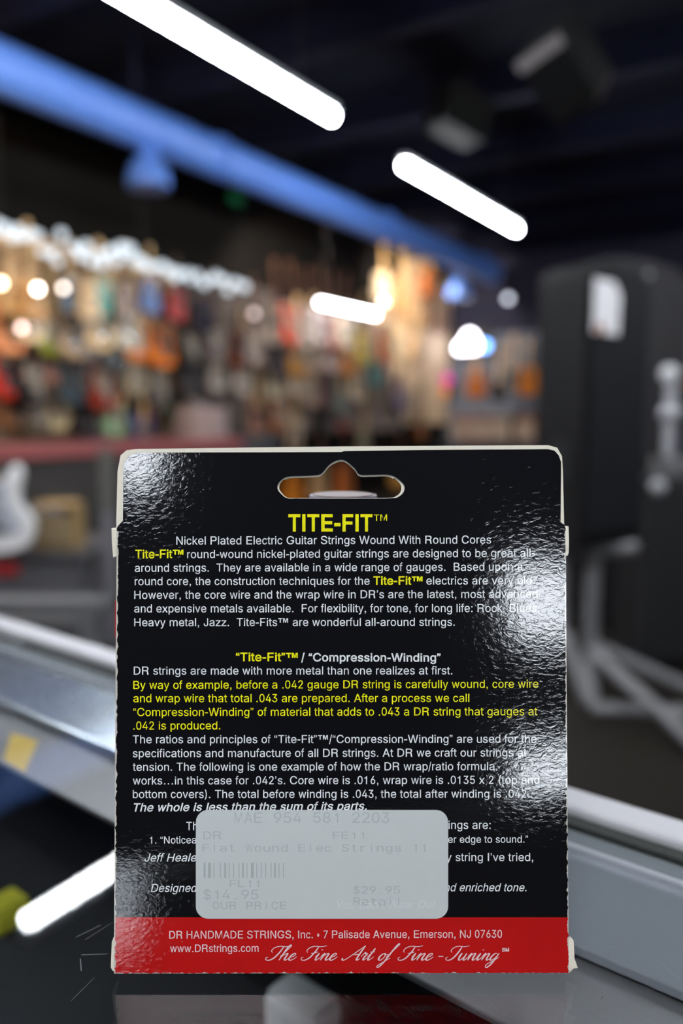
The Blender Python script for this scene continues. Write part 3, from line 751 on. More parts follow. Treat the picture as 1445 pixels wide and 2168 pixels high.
# fine scratches on the glass
M['scratch'] = mat('pale scratch', (96, 98, 102), 0.6)
for (a, b, c, d, w) in ((172,2022,228,2020,.00022),(170,2030,172,2056,.00022),(1290,2005,1303,2007,.0003),(1380,2024,1438,2074,.0002),(1272,2116,1276,2110,.0003),(150,2120,200,2070,.00012),(160,1985,215,1958,.00016),(180,1990,240,1952,.00012),(1400,2065,1403,2074,.0003)):
    p, q = CTI @ on_z(a, b, GLASS_Z), CTI @ on_z(c, d, GLASS_Z)
    u = (q-p); u.z = 0; nrm = Vector((-u.y, u.x, 0)).normalized()*w/2
    z = Vector((0, 0, 0.00006))
    MB().add([p-nrm+z, q-nrm+z, q+nrm+z, p+nrm+z], [(0,1,2,3)]).build('scratch', M['scratch'], ct)
# things under the glass
ZN = GLASS_Z - 0.0138
corners = [CTI @ on_z(px, py, ZN) for px, py in ((8,1608),(52,1634),(80,1568),(24,1552))]
sn = MB().add([tuple(c) for c in corners] + [(c.x, c.y, c.z-0.0002) for c in corners], [(0,1,2,3),(7,6,5,4),(0,4,5,1),(1,5,6,2),(2,6,7,3),(3,7,4,0)])
sno = sn.build('sticky_note', mat('yellow paper', (226, 192, 100), 0.8))
sno.location = (0, 0, GLASS_Z); sno.rotation_euler = (0, 0, CA)
tag(sno, 'yellow sticky note under the glass at the left picture edge', 'note')
def case_item(label, px, py, drop, size, m, cat, name, rz=0.0):
    p = on_z(px, py, GLASS_Z-drop)
    t = thing(name, label, cat, (p.x, p.y, GLASS_Z-0.13), CA+rz)
    h = 0.13-drop
    MB().box((0, 0, h/2), (size[0], size[1], h)).build('box', m[0], t, bevel=0.003)
    MB().box((0, 0, h+0.0012), (size[0]*0.86, size[1]*0.82, 0.002)).build('top_label', m[1], t)
yl = mat('yellow card', (190, 186, 50), 0.6); wl = mat('white card', (225, 228, 228), 0.6)
case_item('yellow carton lying in the case at the left edge', 12, 1912, 0.118, (0.018, 0.02), (yl, yl), 'carton', 'goods_carton')
case_item('white block in the case under the front of the string box', 640, 2112, 0.112, (0.03, 0.018), (wl, wl), 'carton', 'goods_carton')  # plain white block put in for a pale blob
case_item('dark maroon carton lying in the case, lower right', 880, 2190, 0.12, (0.1, 0.03), (mat('maroon card', (60,34,40), 0.5),)*2, 'carton', 'goods_carton')

# ------------------------------------------------------------------ the string box
LEAN = 0.141985
BW, BD = 0.107, 0.0175
B0 = CAM + VF*0.17499 + Vector((0, 0, -0.129725))                      # middle of the lower front edge
BM = Matrix.Translation(B0) @ Matrix.Rotation(YAW, 4, 'Z') @ Matrix.Rotation(-LEAN, 4, 'X')
BI = BM.inverted()
cam_d.dof.focus_distance = (BM @ Vector((0, 0, 0.058)) - CAM).dot(_fw)
bx = thing('string_box', 'black and red guitar string box with price sticker, leaning on the counter', 'box')
bx.matrix_world = BM
def L(px, py, y=0.0):                                                  # a point of the box's front sheet, in the box's own metres
    o = BI @ CAM; d = BI.to_3x3() @ ray(px, py)
    k = (y - o.y)/d.y
    p = o + d*k
    return (p.x, p.z)

def gloss(m, amount=1.0):                                              # the embossed varnish of the card
    nt = m.node_tree; b = nt.nodes['Principled BSDF']
    tc = nt.nodes.new('ShaderNodeTexCoord'); mp = nt.nodes.new('ShaderNodeMapping')
    mp.inputs['Rotation'].default_value = (0, R(35), 0); mp.inputs['Scale'].default_value = (1.0, 1.0, 1.7)
    nt.links.new(tc.outputs['Object'], mp.inputs[0])
    n1 = nt.nodes.new('ShaderNodeTexNoise'); n1.inputs['Scale'].default_value = 560; n1.inputs['Detail'].default_value = 3; n1.inputs['Roughness'].default_value = 0.5
    n1.inputs['Distortion'].default_value = 1.1
    nt.links.new(mp.outputs[0], n1.inputs['Vector'])
    bp = nt.nodes.new('ShaderNodeBump'); bp.inputs['Strength'].default_value = 1.0; bp.inputs['Distance'].default_value = 0.000024*amount
    nt.links.new(n1.outputs['Fac'], bp.inputs['Height'])
    nt.links.new(bp.outputs['Normal'], b.inputs['Normal'])
    return m
BAND = L(722, 1942)[1]
face = gloss(mat('printed card', (15, 15, 17), 0.06, spec=0.5))
nt = face.node_tree; b = nt.nodes['Principled BSDF']
tc = nt.nodes.new('ShaderNodeTexCoord'); sp = nt.nodes.new('ShaderNodeSeparateXYZ'); nt.links.new(tc.outputs['Object'], sp.inputs[0])
isred = math_node(nt, 'LESS_THAN', sp.outputs['Z'], BAND)
mxr = nt.nodes.new('ShaderNodeMix'); mxr.data_type = 'RGBA'
mxr.inputs[6].default_value = (0.0052, 0.0052, 0.006, 1); mxr.inputs[7].default_value = (0.47, 0.009, 0.009, 1)
nt.links.new(isred, mxr.inputs[0])
nz = nt.nodes.new('ShaderNodeTexNoise'); nz.inputs['Scale'].default_value = 700; nz.inputs['Detail'].default_value = 5
nt.links.new(tc.outputs['Object'], nz.inputs['Vector'])
ex = math_node(nt, 'GREATER_THAN', math_node(nt, 'SUBTRACT', math_node(nt, 'ABSOLUTE', sp.outputs['X']), math_node(nt, 'MULTIPLY', nz.outputs['Fac'], 0.0014)), BW/2-0.00098)
ez = math_node(nt, 'LESS_THAN', math_node(nt, 'SUBTRACT', sp.outputs['Z'], math_node(nt, 'MULTIPLY', nz.outputs['Fac'], 0.0014)), -0.00066)
low = math_node(nt, 'LESS_THAN', sp.outputs['Z'], 0.104)
vor = nt.nodes.new('ShaderNodeTexVoronoi'); vor.inputs['Scale'].default_value = 130
nt.links.new(tc.outputs['Object'], vor.inputs['Vector'])
spk = math_node(nt, 'MULTIPLY', math_node(nt, 'LESS_THAN', vor.outputs['Distance'], 0.02), 0.5)
wear = math_node(nt, 'MINIMUM', math_node(nt, 'ADD', math_node(nt, 'MULTIPLY', math_node(nt, 'MAXIMUM', ex, ez), low), spk), 1.0)
mxw = nt.nodes.new('ShaderNodeMix'); mxw.data_type = 'RGBA'; mxw.inputs[7].default_value = (0.55, 0.52, 0.46, 1)
nt.links.new(wear, mxw.inputs[0]); nt.links.new(mxr.outputs[2], mxw.inputs[6]); nt.links.new(mxw.outputs[2], b.inputs['Base Color'])
side_m = mat('side print', (16, 16, 18), 0.3)

def arc_pts(pts): return [L(*p) for p in pts]
hole_px = spline([(608,1055),(596,1047),(587,1035),(590,1022),(607,1009.5),(640,1007.5),(668,1006),(681,1002),(695,986),(707,977.5),(722,973),(734,977.5),(751,992),(761,1004.5),(790,1005),(822,1005),(840,1012),(855,1027),(854,1042),(841,1053),(826,1055),(780,1055.5),(680,1055.5),(630,1055.3)], 4)
face_px = [(241,2061),(1203.5,2060),(1198.5,1400),(1197,1118),(1193,1110),(1186,1106),(1187,1000),(1187,978),(1182,964),(1173,954),(1160,951),(900,952.5),(728,955),(722,957),(560,957.5),(290,958),(274,965),(264,977),(261,992),(260,1102),(251,1112),(247,1118),(244,1500)]
MB().sheet(arc_pts(face_px), [arc_pts(hole_px)], 0.0, 0.00035).build('front_panel', face, bx)
back_px = [(246,1150),(1197,1150),(1193.5,1105),(1191,1000),(1189,966),(1179,948),(1160,942.5),(722,945),(290,950.5),(268,953),(255,964),(248.5,998),(246,1100)]
hc = (722, 1028)
hole2 = []
for x, y in hole_px:
    x2, y2 = x, y
    if y < 1012: y2 = y + 3.6
    if x > 815: x2 = x - 6.5*min(1, (x-815)/30)
    if x < 612: x2 = x + 3.5*min(1, (612-x)/20)
    if y > 1050: y2 = y - 1.0
    hole2.append((x2, y2))
MB().sheet([L(x, y, 0.0004) for x, y in back_px], [[L(x, y, 0.0004) for x, y in hole2]], 0.0004, 0.0016).build('hang_tab', M['cream'], bx)
zt = L(722, 1112)[1]
hw = BW/2
MB().add([(-hw+.0002,.0005,0),(hw-.0002,.0005,0),(hw+.0006,.006,0.0),(hw+.0004,BD,0),(-hw-.0004,BD,0),(-hw-.0009,.006,0),
          (-hw+.0002,.0017,zt),(hw-.0002,.0017,zt),(hw-.0002,.006,zt),(hw-.0004,BD,zt-.001),(-hw+.0004,BD,zt-.001),(-hw+.0002,.006,zt)],
         [(5,4,3,2,1,0),(6,7,8,9,10,11),(0,1,7,6),(1,2,8,7),(2,3,9,8),(3,4,10,9),(4,5,11,10),(5,0,6,11)]).build('carton', side_m, bx, bevel=0.0003)
def tab(name, px_pts, y0, y1, m=M['cream']):
    return MB().sheet([L(x, y, y0) for x, y in px_pts], [], y0, y1).build(name, m, bx, bevel=0.00015)
tab('closure_tab', [(235.5,1118),(248,1117),(249,1150),(247,1178),(239,1181),(236.5,1150)], 0.0016, 0.0045)
tab('closure_tab', [(240,1121),(248,1119),(249,1150),(247,1172),(243,1165),(241,1140)], 0.0008, 0.0015)
tab('closure_tab', [(1196,1113),(1203,1114),(1204,1145),(1203.5,1170),(1201,1177),(1196,1177)], 0.0012, 0.004)
tab('corner_flap', [(236,1995),(240,1985),(245,1986),(245,2058),(238,2056),(234,2048)], 0.0010, 0.0040)
tab('corner_flap', [(1199,1990),(1208,1985),(1214,1992),(1216,2030),(1223,2050),(1214,2051),(1206,2060),(1199,2060)], 0.0022, 0.0030)
tab('corner_flap', [(1199,1996),(1205,2000),(1211,2028),(1209,2052),(1199,2061)], 0.0006, 0.0018)
tab('red_side_stripe', [(242.5,1272),(245,1270),(245,1352),(242.5,1350)], 0.0014, 0.0034, mat('red print', (190,24,28), 0.3))

# ---- printing
WHITE = gloss(mat('white print', (226, 228, 230), 0.12), 0.8)
YEL = gloss(mat('yellow print', (234, 228, 28), 0.12), 0.8)
PINKW = gloss(mat('white print on red', (232, 205, 205), 0.12), 0.8)
# letter outlines: character, advance, then its contours in thousandths of an em
LETTERS = r"""$556:251,-104 251,822 303,822 303,-104;279,-13 214,-6 159,13 113,44 80,85 57,135 47,193 129,193 137,155 153,124 177,100 206,83 241,72 279,69 320,73 356,85 386,104 409,130 425,161 430,196 425,227 413,252 393,272 368,289 305,313 229,337 159,368 107,408 83,442 70,481 65,525 72,583 93,632 127,671 172,702 224,722 282,728 341,722 393,702 437,671 469,633 490,585 499,533 419,533 413,566 398,594 376,616 332,639 280,647 241,643 208,632 180,614 160,590 148,561 143,530 148,497 163,471 184,450 210,434 264,413 328,394 388,372 447,336 470,310 491,279 504,241 507,196 501,140 480,90 448,48 402,16 346,-6
(333:109,292 112,372 123,457 139,542 161,622 187,697 216,760 288,760 259,684 233,604 212,522 196,442 188,364 184,292 187,227 195,162 210,95 229,23 288,-135 216,-135 170,-31 135,78 116,185
)333:45,-135 105,25 138,164 146,229 149,292 145,364 137,442 121,522 100,604 76,684 45,760 118,760 146,697 173,622 194,542 211,456 221,372 224,292 217,183 196,75 163,-32 118,-135
,278:87,0 87,106 191,106 191,-18 160,-95 100,-147 87,-110 130,-60 138,0
-333:44,232 44,322 289,322 289,232
.278:87,0 87,106 191,106 191,0
/278:262,752 79,-107 16,-107 199,752
0556:279,-10 234,-6 195,10 160,34 129,68 104,109 85,159 65,251 59,358 65,466 85,557 104,608 130,650 160,683 195,708 234,722 279,728 322,722 361,708 396,683 427,650 452,608 471,557 491,466 497,358 491,251 471,159 452,109 427,68 396,34 362,10 323,-6;279,71 322,79 356,104 384,145 405,203 417,274 422,358 417,443 405,515 384,571 356,614 334,633 308,645 279,649 249,645 223,633 200,614 172,571 151,515 139,443 134,358 139,274 151,203 172,145 200,104 223,86 249,75
1556:101,503 101,571 180,580 235,612 262,703 330,703 330,0 243,0 243,503
2556:79,0 79,66 287,323 346,398 382,461 390,492 393,523 389,560 378,591 360,615 335,633 307,645 275,649 241,645 211,631 188,611 171,583 160,550 156,511 81,511 87,571 106,623 136,667 176,700 222,721 276,728 329,721 376,701 414,669 443,628 461,580 468,525 465,487 455,449 438,409 412,365 328,254 188,85 188,80 477,80 477,0
3556:268,-10 212,-4 163,14 120,42 86,80 64,130 54,186 134,186 141,151 155,123 176,100 203,83 233,73 269,71 304,73 338,86 366,104 387,131 399,164 404,205 400,243 388,276 367,306 338,330 297,344 247,350 193,350 193,422 353,632 353,638 86,638 86,718 457,718 457,650 259,392 259,408 303,409 342,403 378,389 422,357 455,313 476,261 482,205 475,145 454,93 422,49 379,17 326,-3
4556:49,148 49,223 303,718 382,718 134,234 134,230 507,230 507,148;346,0 346,171 346,206 346,449 421,449 421,0
5556:271,-10 218,-3 172,16 133,45 102,85 82,131 74,183 150,183 156,152 169,126 189,103 212,85 241,73 271,71 307,76 339,90 366,114 385,147 398,186 403,229 398,272 385,312 365,344 338,370 304,385 268,391 236,388 205,378 178,364 157,347 82,357 118,718 449,718 449,638 185,638 164,425 167,425 190,443 218,458 249,468 281,471 323,466 361,453 394,432 423,402 447,367 465,326 476,279 480,230 474,164 453,107 421,58 379,21 329,-1
6556:277,-10 223,-3 174,21 134,56 103,104 85,162 79,229 83,281 98,337 125,402 168,480 309,718 395,718 185,368 178,368 203,406 241,433 263,440 288,443 341,436 388,416 426,382 454,339 471,285 477,221 471,158 452,103 421,55 380,20 333,-3;277,68 312,73 342,89 367,111 385,142 398,181 401,221 398,264 385,300 367,331 342,354 312,370 277,374 243,370 214,355 189,333 169,302 157,265 153,223 157,181 169,144 189,113 214,89 243,73
7556:119,0 396,632 396,638 76,638 76,718 480,718 480,633 203,0
8556:277,-10 218,-3 167,16 123,47 91,87 70,135 64,190 68,234 80,275 99,310 124,340 153,361 188,374 188,377 160,389 135,408 114,434 93,482 86,536 92,588 110,635 140,673 179,702 225,722 277,728 330,722 376,702 414,673 443,635 463,588 469,536 461,482 441,434 421,408 396,389 368,377 368,374 401,361 431,340 455,310 475,275 487,234 492,190 485,135 464,87 432,47 389,16 336,-3;277,69 317,73 350,85 377,104 396,128 409,161 414,196 409,234 395,267 376,293 347,315 314,327 277,331 241,327 207,315 179,293 160,267 146,234 141,196 146,161 158,128 178,104 205,85 239,73;277,409 309,412 336,423 360,442 377,466 388,495 392,530 388,564 378,592 361,616 338,633 309,645 277,649 245,645 217,633 194,616 178,592 167,564 163,530 167,495 178,466 194,442 218,423 245,412
9556:277,728 333,719 380,697 421,660 452,612 471,556 477,489 473,437 458,381 430,316 387,237 245,0 160,0 369,350 377,350 367,330 352,312 315,285 292,278 268,275 214,282 168,302 130,334 102,379 85,433 79,497 85,560 104,615 135,662 176,697 223,719;277,649 243,645 214,629 189,607 169,574 157,537 153,497 157,454 169,416 189,385 214,363 243,348 277,343 312,348 342,363 367,385 385,416 398,453 401,494 398,537 385,574 367,607 342,629 312,645
:278:87,0 87,106 191,106 191,0;87,410 87,516 191,516 191,410
A667:22,0 279,718 384,718 643,0 549,0 399,426 367,525 322,674 340,674 296,523 265,426 118,0;153,200 153,281 514,281 514,200
B667:88,0 88,718 353,718 424,711 481,693 525,663 557,623 576,578 582,528 578,485 566,451 546,425 521,403 493,388 461,377 461,370 496,363 531,346 563,320 588,286 606,244 611,192 606,141 585,95 551,55 503,25 440,6 361,0;183,80 358,80 411,85 452,95 483,113 503,135 515,162 519,193 515,229 500,260 478,286 448,308 410,322 363,326 183,326;183,402 348,402 386,406 421,418 451,436 472,460 487,491 491,525 483,570 458,605 430,623 395,633 351,638 183,638
C722:378,-10 319,-4 263,10 212,35 167,69 130,111 99,162 75,221 61,286 57,358 61,430 75,497 99,554 130,605 167,647 212,683 263,708 319,722 378,728 432,724 481,711 528,691 569,664 604,631 634,590 655,543 670,491 578,491 566,526 551,557 531,583 505,604 479,621 446,633 413,640 378,643 316,635 260,609 228,584 200,553 177,513 154,443 146,358 154,275 177,205 214,148 260,107 316,83 378,75 413,78 446,85 479,97 505,114 531,135 551,161 566,192 578,226 670,226 657,175 634,128 606,87 569,54 528,25 483,7 432,-6
D722:315,0 138,0 138,80 309,80 365,85 414,96 457,114 493,140 522,172 545,210 567,279 574,360 567,440 545,509 524,547 495,578 460,604 419,622 371,633 318,638 134,638 134,718 324,718 391,714 453,698 508,674 554,642 593,601 623,552 646,495 660,430 664,360 660,289 646,224 623,168 591,118 552,76 505,44 449,20 385,4;180,718 180,0 86,0 86,718
E667:96,0 96,718 592,718 592,638 199,638 199,403 565,403 565,323 199,323 199,80 597,80 597,0
F611:89,0 89,718 550,718 550,638 186,638 186,392 516,392 516,312 186,312 186,0
G778:402,-10 337,-4 277,10 223,35 175,69 136,113 103,164 79,221 64,286 60,358 64,430 79,497 103,554 136,605 175,647 223,683 275,708 334,722 396,728 455,724 509,711 560,690 603,662 642,628 672,587 694,542 709,492 610,492 597,525 579,554 558,580 533,602 504,619 471,632 435,640 396,643 332,635 274,609 224,570 187,513 163,443 154,358 163,275 187,205 226,148 275,107 335,83 402,75 462,82 516,100 560,131 592,174 613,226 621,285 649,281 423,281 423,361 715,361 715,282 711,226 697,175 675,128 645,87 607,54 564,27 515,7 461,-6
H722:84,0 84,718 175,718 175,408 547,408 547,718 638,718 638,0 547,0 547,327 175,327 175,0
I278:91,0 91,718 190,718 190,0
J500:234,-10 181,-4 134,16 95,47 66,89 48,141 42,205 42,244 124,244 124,205 128,165 138,131 154,104 176,86 202,75 234,71 264,75 290,86 313,104 330,131 340,165 343,205 343,718 424,718 424,205 418,141 400,89 371,47 332,16 287,-4
K667:149,205 149,305 199,368 249,427 303,485 520,718 640,718 330,389 326,389;86,0 86,718 179,718 179,471 177,317 179,272 179,0;531,0 269,365 326,436 641,0
L556:85,0 85,718 177,718 177,80 511,80 511,0
M833:80,0 80,718 202,718 367,264 381,224 397,174 413,118 427,69 407,69 422,117 438,171 454,223 467,264 631,718 753,718 753,0 669,0 669,410 669,461 670,521 671,583 673,645 680,645 661,577 639,512 619,454 605,410 454,0 379,0 225,410 211,453 192,509 171,576 149,645 158,645 159,587 160,525 162,463 162,410 162,0
N722:83,0 83,718 188,718 474,258 501,213 536,151 572,78 559,76 554,152 551,221 551,275 551,718 639,718 639,0 534,0 279,409 244,467 204,537 149,638 164,640 168,542 171,463 173,410 173,0
O778:390,-10 328,-4 271,10 219,35 174,69 134,111 102,162 77,221 63,286 58,358 63,430 77,497 102,554 134,605 174,647 219,683 271,708 328,722 390,728 451,722 508,708 561,683 606,647 645,605 677,554 701,497 715,430 720,358 715,286 701,221 677,162 645,111 606,69 561,35 508,10 451,-4;390,75 452,83 509,107 543,133 572,164 596,203 620,274 628,358 620,444 596,515 572,553 543,585 509,611 452,635 390,643 326,635 269,611 220,570 182,513 159,443 150,358 159,274 182,203 220,148 269,107 326,83
P667:76,0 76,718 400,718 470,709 530,681 575,635 600,575 606,505 600,435 575,375 530,327 470,299 400,290 174,290 174,0;385,372 450,387 492,425 508,475 508,535 492,585 450,622 385,636 174,636 174,372
Q778:358,224 457,224 539,120 561,92 683,-68 585,-68 505,38 483,65;390,-10 328,-4 271,10 219,35 174,69 134,111 102,162 77,221 63,286 58,358 63,430 77,497 102,554 134,605 174,647 219,683 271,708 328,722 390,728 451,722 508,708 561,683 606,647 645,605 677,554 701,497 715,430 720,358 715,286 701,221 677,162 645,111 606,69 561,35 508,10 451,-4;390,75 452,83 509,107 543,133 572,164 596,203 620,274 628,358 620,444 596,515 572,553 543,585 509,611 452,635 390,643 326,635 269,611 220,570 182,513 159,443 150,358 159,274 182,203 220,148 269,107 326,83
R722:80,0 80,718 430,718 505,707 565,678 608,635 628,580 630,525 618,462 580,402 520,368 572,336 598,280 606,200 616,90 650,26 650,0 530,0 515,60 508,170 495,250 465,295 400,310 178,310 178,0;410,392 475,405 515,440 530,495 530,530 515,585 475,622 410,636 178,636 178,392
S667:334,-13 257,-6 191,13 136,44 95,85 69,135 57,193 155,193 164,155 184,124 212,100 248,83 289,72 334,69 383,73 427,85 463,104 491,130 510,161 516,196 510,227 495,252 472,272 442,289 366,313 275,337 191,368 128,408 100,442 84,481 78,525 87,583 112,632 152,671 206,702 269,722 339,728 409,722 472,702 524,671 563,633 588,585 598,533 503,533 495,566 477,594 451,616 398,639 336,647 289,643 249,632 216,614 192,590 178,561 172,530 178,497 195,471 221,450 252,434 316,413 394,394 466,372 536,336 564,310 589,279 604,241 609,196 601,140 576,90 537,48 482,16 415,-6
T611:44,638 44,718 567,718 567,638 350,638 350,0 263,0 263,638
U722:362,-11 283,-3 215,21 159,61 119,113 99,152 88,196 84,244 84,718 173,718 173,251 179,203 197,159 225,124 261,96 307,79 362,73 416,79 462,96 499,124 526,159 543,203 549,251 549,718 638,718 638,244 630,175 605,113 563,61 507,21 440,-3
V667:283,0 22,718 117,718 267,291 299,193 345,44 327,44 371,195 403,291 549,718 643,718 386,0
W944:213,0 22,718 113,718 224,276 241,205 257,133 271,56 260,56 275,133 290,205 308,276 421,718 523,718 636,276 652,205 669,133 684,56 672,56 687,133 702,205 720,276 830,718 922,718 729,0 626,0 506,456 483,552 462,670 482,670 461,557 438,456 317,0
X667:25,0 305,401 305,333 41,718 146,718 250,564 287,509 314,464 342,412 326,412 355,464 383,509 419,564 526,718 628,718 364,337 364,405 642,0 538,0 411,182 377,233 352,275 324,326 343,326 317,276 290,234 256,182 128,0
Y667:287,0 287,293 23,718 129,718 271,485 314,412 353,324 317,324 355,413 396,485 538,718 643,718 379,293 379,0
Z611:59,0 59,65 381,543 427,608 476,671 485,640 398,638 311,638 56,638 56,718 554,718 554,652 236,182 187,114 135,47 126,76 212,80 299,80 557,80 557,0
a556:229,-13 180,-7 134,7 97,31 69,63 49,104 43,152 49,195 61,227 83,252 111,272 179,298 254,310 334,320 360,324 379,331 390,343 394,360 394,363 392,392 382,419 366,439 343,454 314,464 280,467 244,464 213,454 189,442 169,425 143,387 59,410 81,454 113,488 149,513 190,529 233,539 277,542 342,535 376,525 409,508 437,484 460,451 476,409 482,354 482,0 396,0 396,73 389,73 360,35 337,17 307,1 272,-8;243,63 289,69 326,83 354,104 376,131 389,162 394,195 394,268 370,257 330,248 286,241 250,237 192,224 167,212 147,196 136,175 131,148 134,123 146,102 163,85 186,73 213,66
b556:300,-11 260,-7 226,6 201,24 181,44 155,83 147,83 147,0 70,0 70,718 149,718 149,450 155,450 180,488 199,508 224,526 258,539 300,542 359,533 410,509 452,468 485,413 505,346 511,267 505,188 485,118 452,63 410,23 359,-3;288,66 330,73 366,93 393,124 414,165 426,213 430,267 426,320 414,368 395,408 367,439 332,458 288,466 247,460 211,440 184,410 164,371 152,323 148,267 152,210 164,162 184,123 212,92 247,73
c500:261,-11 201,-3 148,23 104,65 71,120 49,188 43,264 49,343 71,410 104,466 148,508 201,533 261,542 295,539 328,532 359,519 385,502 409,480 429,454 446,425 457,391 383,370 366,408 341,439 306,458 261,466 218,458 183,437 157,405 136,364 125,316 121,264 125,213 136,165 157,124 183,93 218,72 261,65 307,73 342,93 369,126 384,165 458,144 447,110 431,79 410,52 386,30 360,11 330,-1 297,-8
d556:256,-11 198,-3 146,23 104,63 72,118 51,188 45,267 51,346 72,413 105,468 147,509 198,533 257,542 299,539 332,526 358,508 376,488 401,450 408,450 408,718 488,718 488,0 410,0 410,83 403,83 376,44 357,24 330,6 298,-7;269,66 309,73 345,92 372,123 392,162 405,210 409,267 405,323 393,371 372,410 345,440 311,460 269,466 226,458 190,439 163,408 142,368 130,320 126,267 130,213 143,165 163,124 190,93 226,73
e556:292,-11 244,-7 200,4 161,23 113,65 77,120 54,186 47,264 54,341 76,409 98,447 125,480 158,506 195,526 237,537 282,542 325,539 366,528 405,508 439,481 469,444 491,398 505,341 511,274 511,238 103,238 103,312 465,312 427,285 423,334 410,379 389,415 362,443 326,460 282,466 238,460 201,442 172,415 150,381 136,340 132,298 132,251 138,196 151,150 176,113 208,86 246,71 292,65 322,68 350,75 373,86 392,103 409,124 421,148 502,128 486,89 461,55 428,27 389,6 343,-7
f278:250,535 250,461 7,461 7,535;89,0 89,609 93,650 105,686 124,712 148,732 176,743 205,748 243,743 266,735 248,660 235,666 213,669 187,663 169,649 159,625 155,591 155,0
g556:271,-213 220,-209 175,-197 137,-179 107,-155 84,-128 67,-97 132,-58 160,-93 178,-110 201,-124 233,-134 271,-137 309,-134 341,-123 369,-106 390,-80 403,-48 407,-8 407,96 400,96 375,58 356,39 330,23 297,11 255,7 198,14 148,38 105,75 72,127 51,192 44,269 51,347 72,413 105,468 147,509 199,533 256,542 298,539 331,526 357,508 377,488 403,450 409,450 409,535 487,535 487,-13 480,-76 458,-127 424,-165 381,-192 328,-207;268,83 310,89 345,106 373,134 392,171 404,217 408,272 404,326 392,372 373,410 345,440 310,460 268,466 225,460 190,440 162,409 143,370 130,324 126,272 130,219 143,174 162,135 190,107 225,89
h556:155,320 155,0 72,0 72,718 155,718 155,405 138,405 157,450 179,485 206,511 254,535 308,542 358,536 400,521 435,492 462,453 479,402 484,339 484,0 401,0 401,331 397,371 388,403 370,429 347,449 319,460 285,464 250,460 218,447 191,427 171,399 159,363
i222:67,0 67,523 155,523 155,0;67,615 67,718 155,718 155,615
j222:70,535 152,535 152,-42 148,-87 136,-127 114,-158 86,-182 49,-196 5,-202 -13,-202 -13,-123 3,-123 33,-117 53,-102 66,-76 70,-41;110,625 89,629 70,642 58,660 55,681 58,704 70,722 89,735 110,739 133,735 152,722 164,704 167,681 164,660 152,642 133,629
k500:144,193 144,299 159,299 373,535 472,535 241,281 232,281;70,0 70,718 150,718 150,0;386,0 194,262 251,323 488,0
l222:67,0 67,718 155,718 155,0
m833:72,0 72,535 153,535 153,416 147,416 161,456 180,488 206,512 235,530 266,542 299,544 335,540 366,529 392,509 422,468 438,416 426,416 440,451 460,484 488,509 520,529 557,540 597,544 639,539 679,525 713,499 739,463 755,418 761,360 761,0 677,0 677,358 673,394 664,420 646,442 612,460 572,466 539,463 511,451 489,433 471,409 462,381 457,348 457,0 374,0 374,367 367,406 345,439 313,458 272,466 243,463 216,451 191,433 172,408 160,375 156,336 156,0
n556:155,320 155,0 72,0 72,535 152,535 152,405 138,405 157,450 179,485 206,511 254,535 308,542 358,536 400,521 435,492 462,453 479,402 484,339 484,0 401,0 401,331 397,371 388,403 370,429 347,449 319,460 285,464 250,460 218,447 191,427 171,399 159,363
o556:277,-11 213,-3 157,23 110,65 75,120 52,188 46,264 52,343 75,410 110,466 157,508 213,533 277,542 343,533 401,508 433,481 460,449 481,410 504,343 510,264 504,188 481,120 447,65 401,23 343,-3;277,65 324,72 362,93 391,124 411,165 423,213 427,264 423,316 411,364 391,405 362,437 324,458 277,466 232,458 194,437 166,405 145,364 133,316 129,264 133,213 145,165 166,124 194,93 232,72
p556:70,-202 70,535 147,535 147,450 155,450 180,488 199,508 224,526 258,539 300,542 359,533 410,509 452,468 485,413 505,346 511,267 505,188 485,118 452,63 410,23 359,-3 300,-11 260,-7 227,6 201,24 181,44 155,83 149,83 149,-202;288,66 330,73 366,93 393,124 414,165 426,213 430,267 426,320 414,368 395,408 367,439 332,458 288,466 247,460 211,440 184,410 164,371 152,323 148,267 152,210 164,162 184,123 212,92 247,73
q556:488,-202 408,-202 408,83 401,83 376,44 357,24 330,6 298,-7 256,-11 198,-3 146,23 104,63 72,118 51,188 45,267 51,346 72,413 105,468 147,509 198,533 257,542 299,539 332,526 358,508 376,488 403,450 410,450 410,535 488,535;269,66 309,73 345,92 372,123 392,162 405,210 409,267 405,323 393,371 372,410 345,440 311,460 269,466 226,458 190,439 163,408 142,368 130,320 126,267 130,213 143,165 163,124 190,93 226,73
r333:68,0 68,535 144,535 144,453 148,453 167,489 195,518 233,536 274,543 294,542 312,542 312,454 296,457 266,460 234,456 204,444 180,425 162,401 150,370 147,334 147,0
s500:249,-11 199,-7 153,4 115,25 85,54 63,89 49,133 129,151 144,111 170,85 205,69 248,63 297,69 334,87 359,114 367,145 362,171 348,192 325,207 290,219 204,240 142,262 99,293 79,320 68,351 64,387 71,430 89,468 119,499 158,522 204,537 256,542 305,537 348,525 382,505 410,478 430,446 444,409 367,391 353,420 333,446 301,464 256,470 214,464 179,447 156,422 149,391 155,364 170,343 197,327 236,315 314,295 377,272 419,241 438,216 449,185 453,151 447,106 427,66 397,34 356,8 305,-6
t278:250,535 250,461 7,461 7,535;80,664 154,664 154,138 157,107 167,86 184,75 208,71 227,72 247,76 261,3 235,-4 206,-6 169,-1 138,10 113,30 94,56 83,90 80,131
u556:247,-7 198,-1 156,16 121,42 94,83 77,134 72,196 72,535 155,535 155,203 157,164 168,131 186,106 209,86 237,75 271,71 306,75 338,87 365,107 384,137 397,172 401,216 401,535 484,535 484,0 404,0 404,130 416,130 399,85 376,49 349,24 301,0
v500:210,0 22,535 108,535 212,219 240,123 265,30 237,30 261,123 288,219 392,535 477,535 290,0
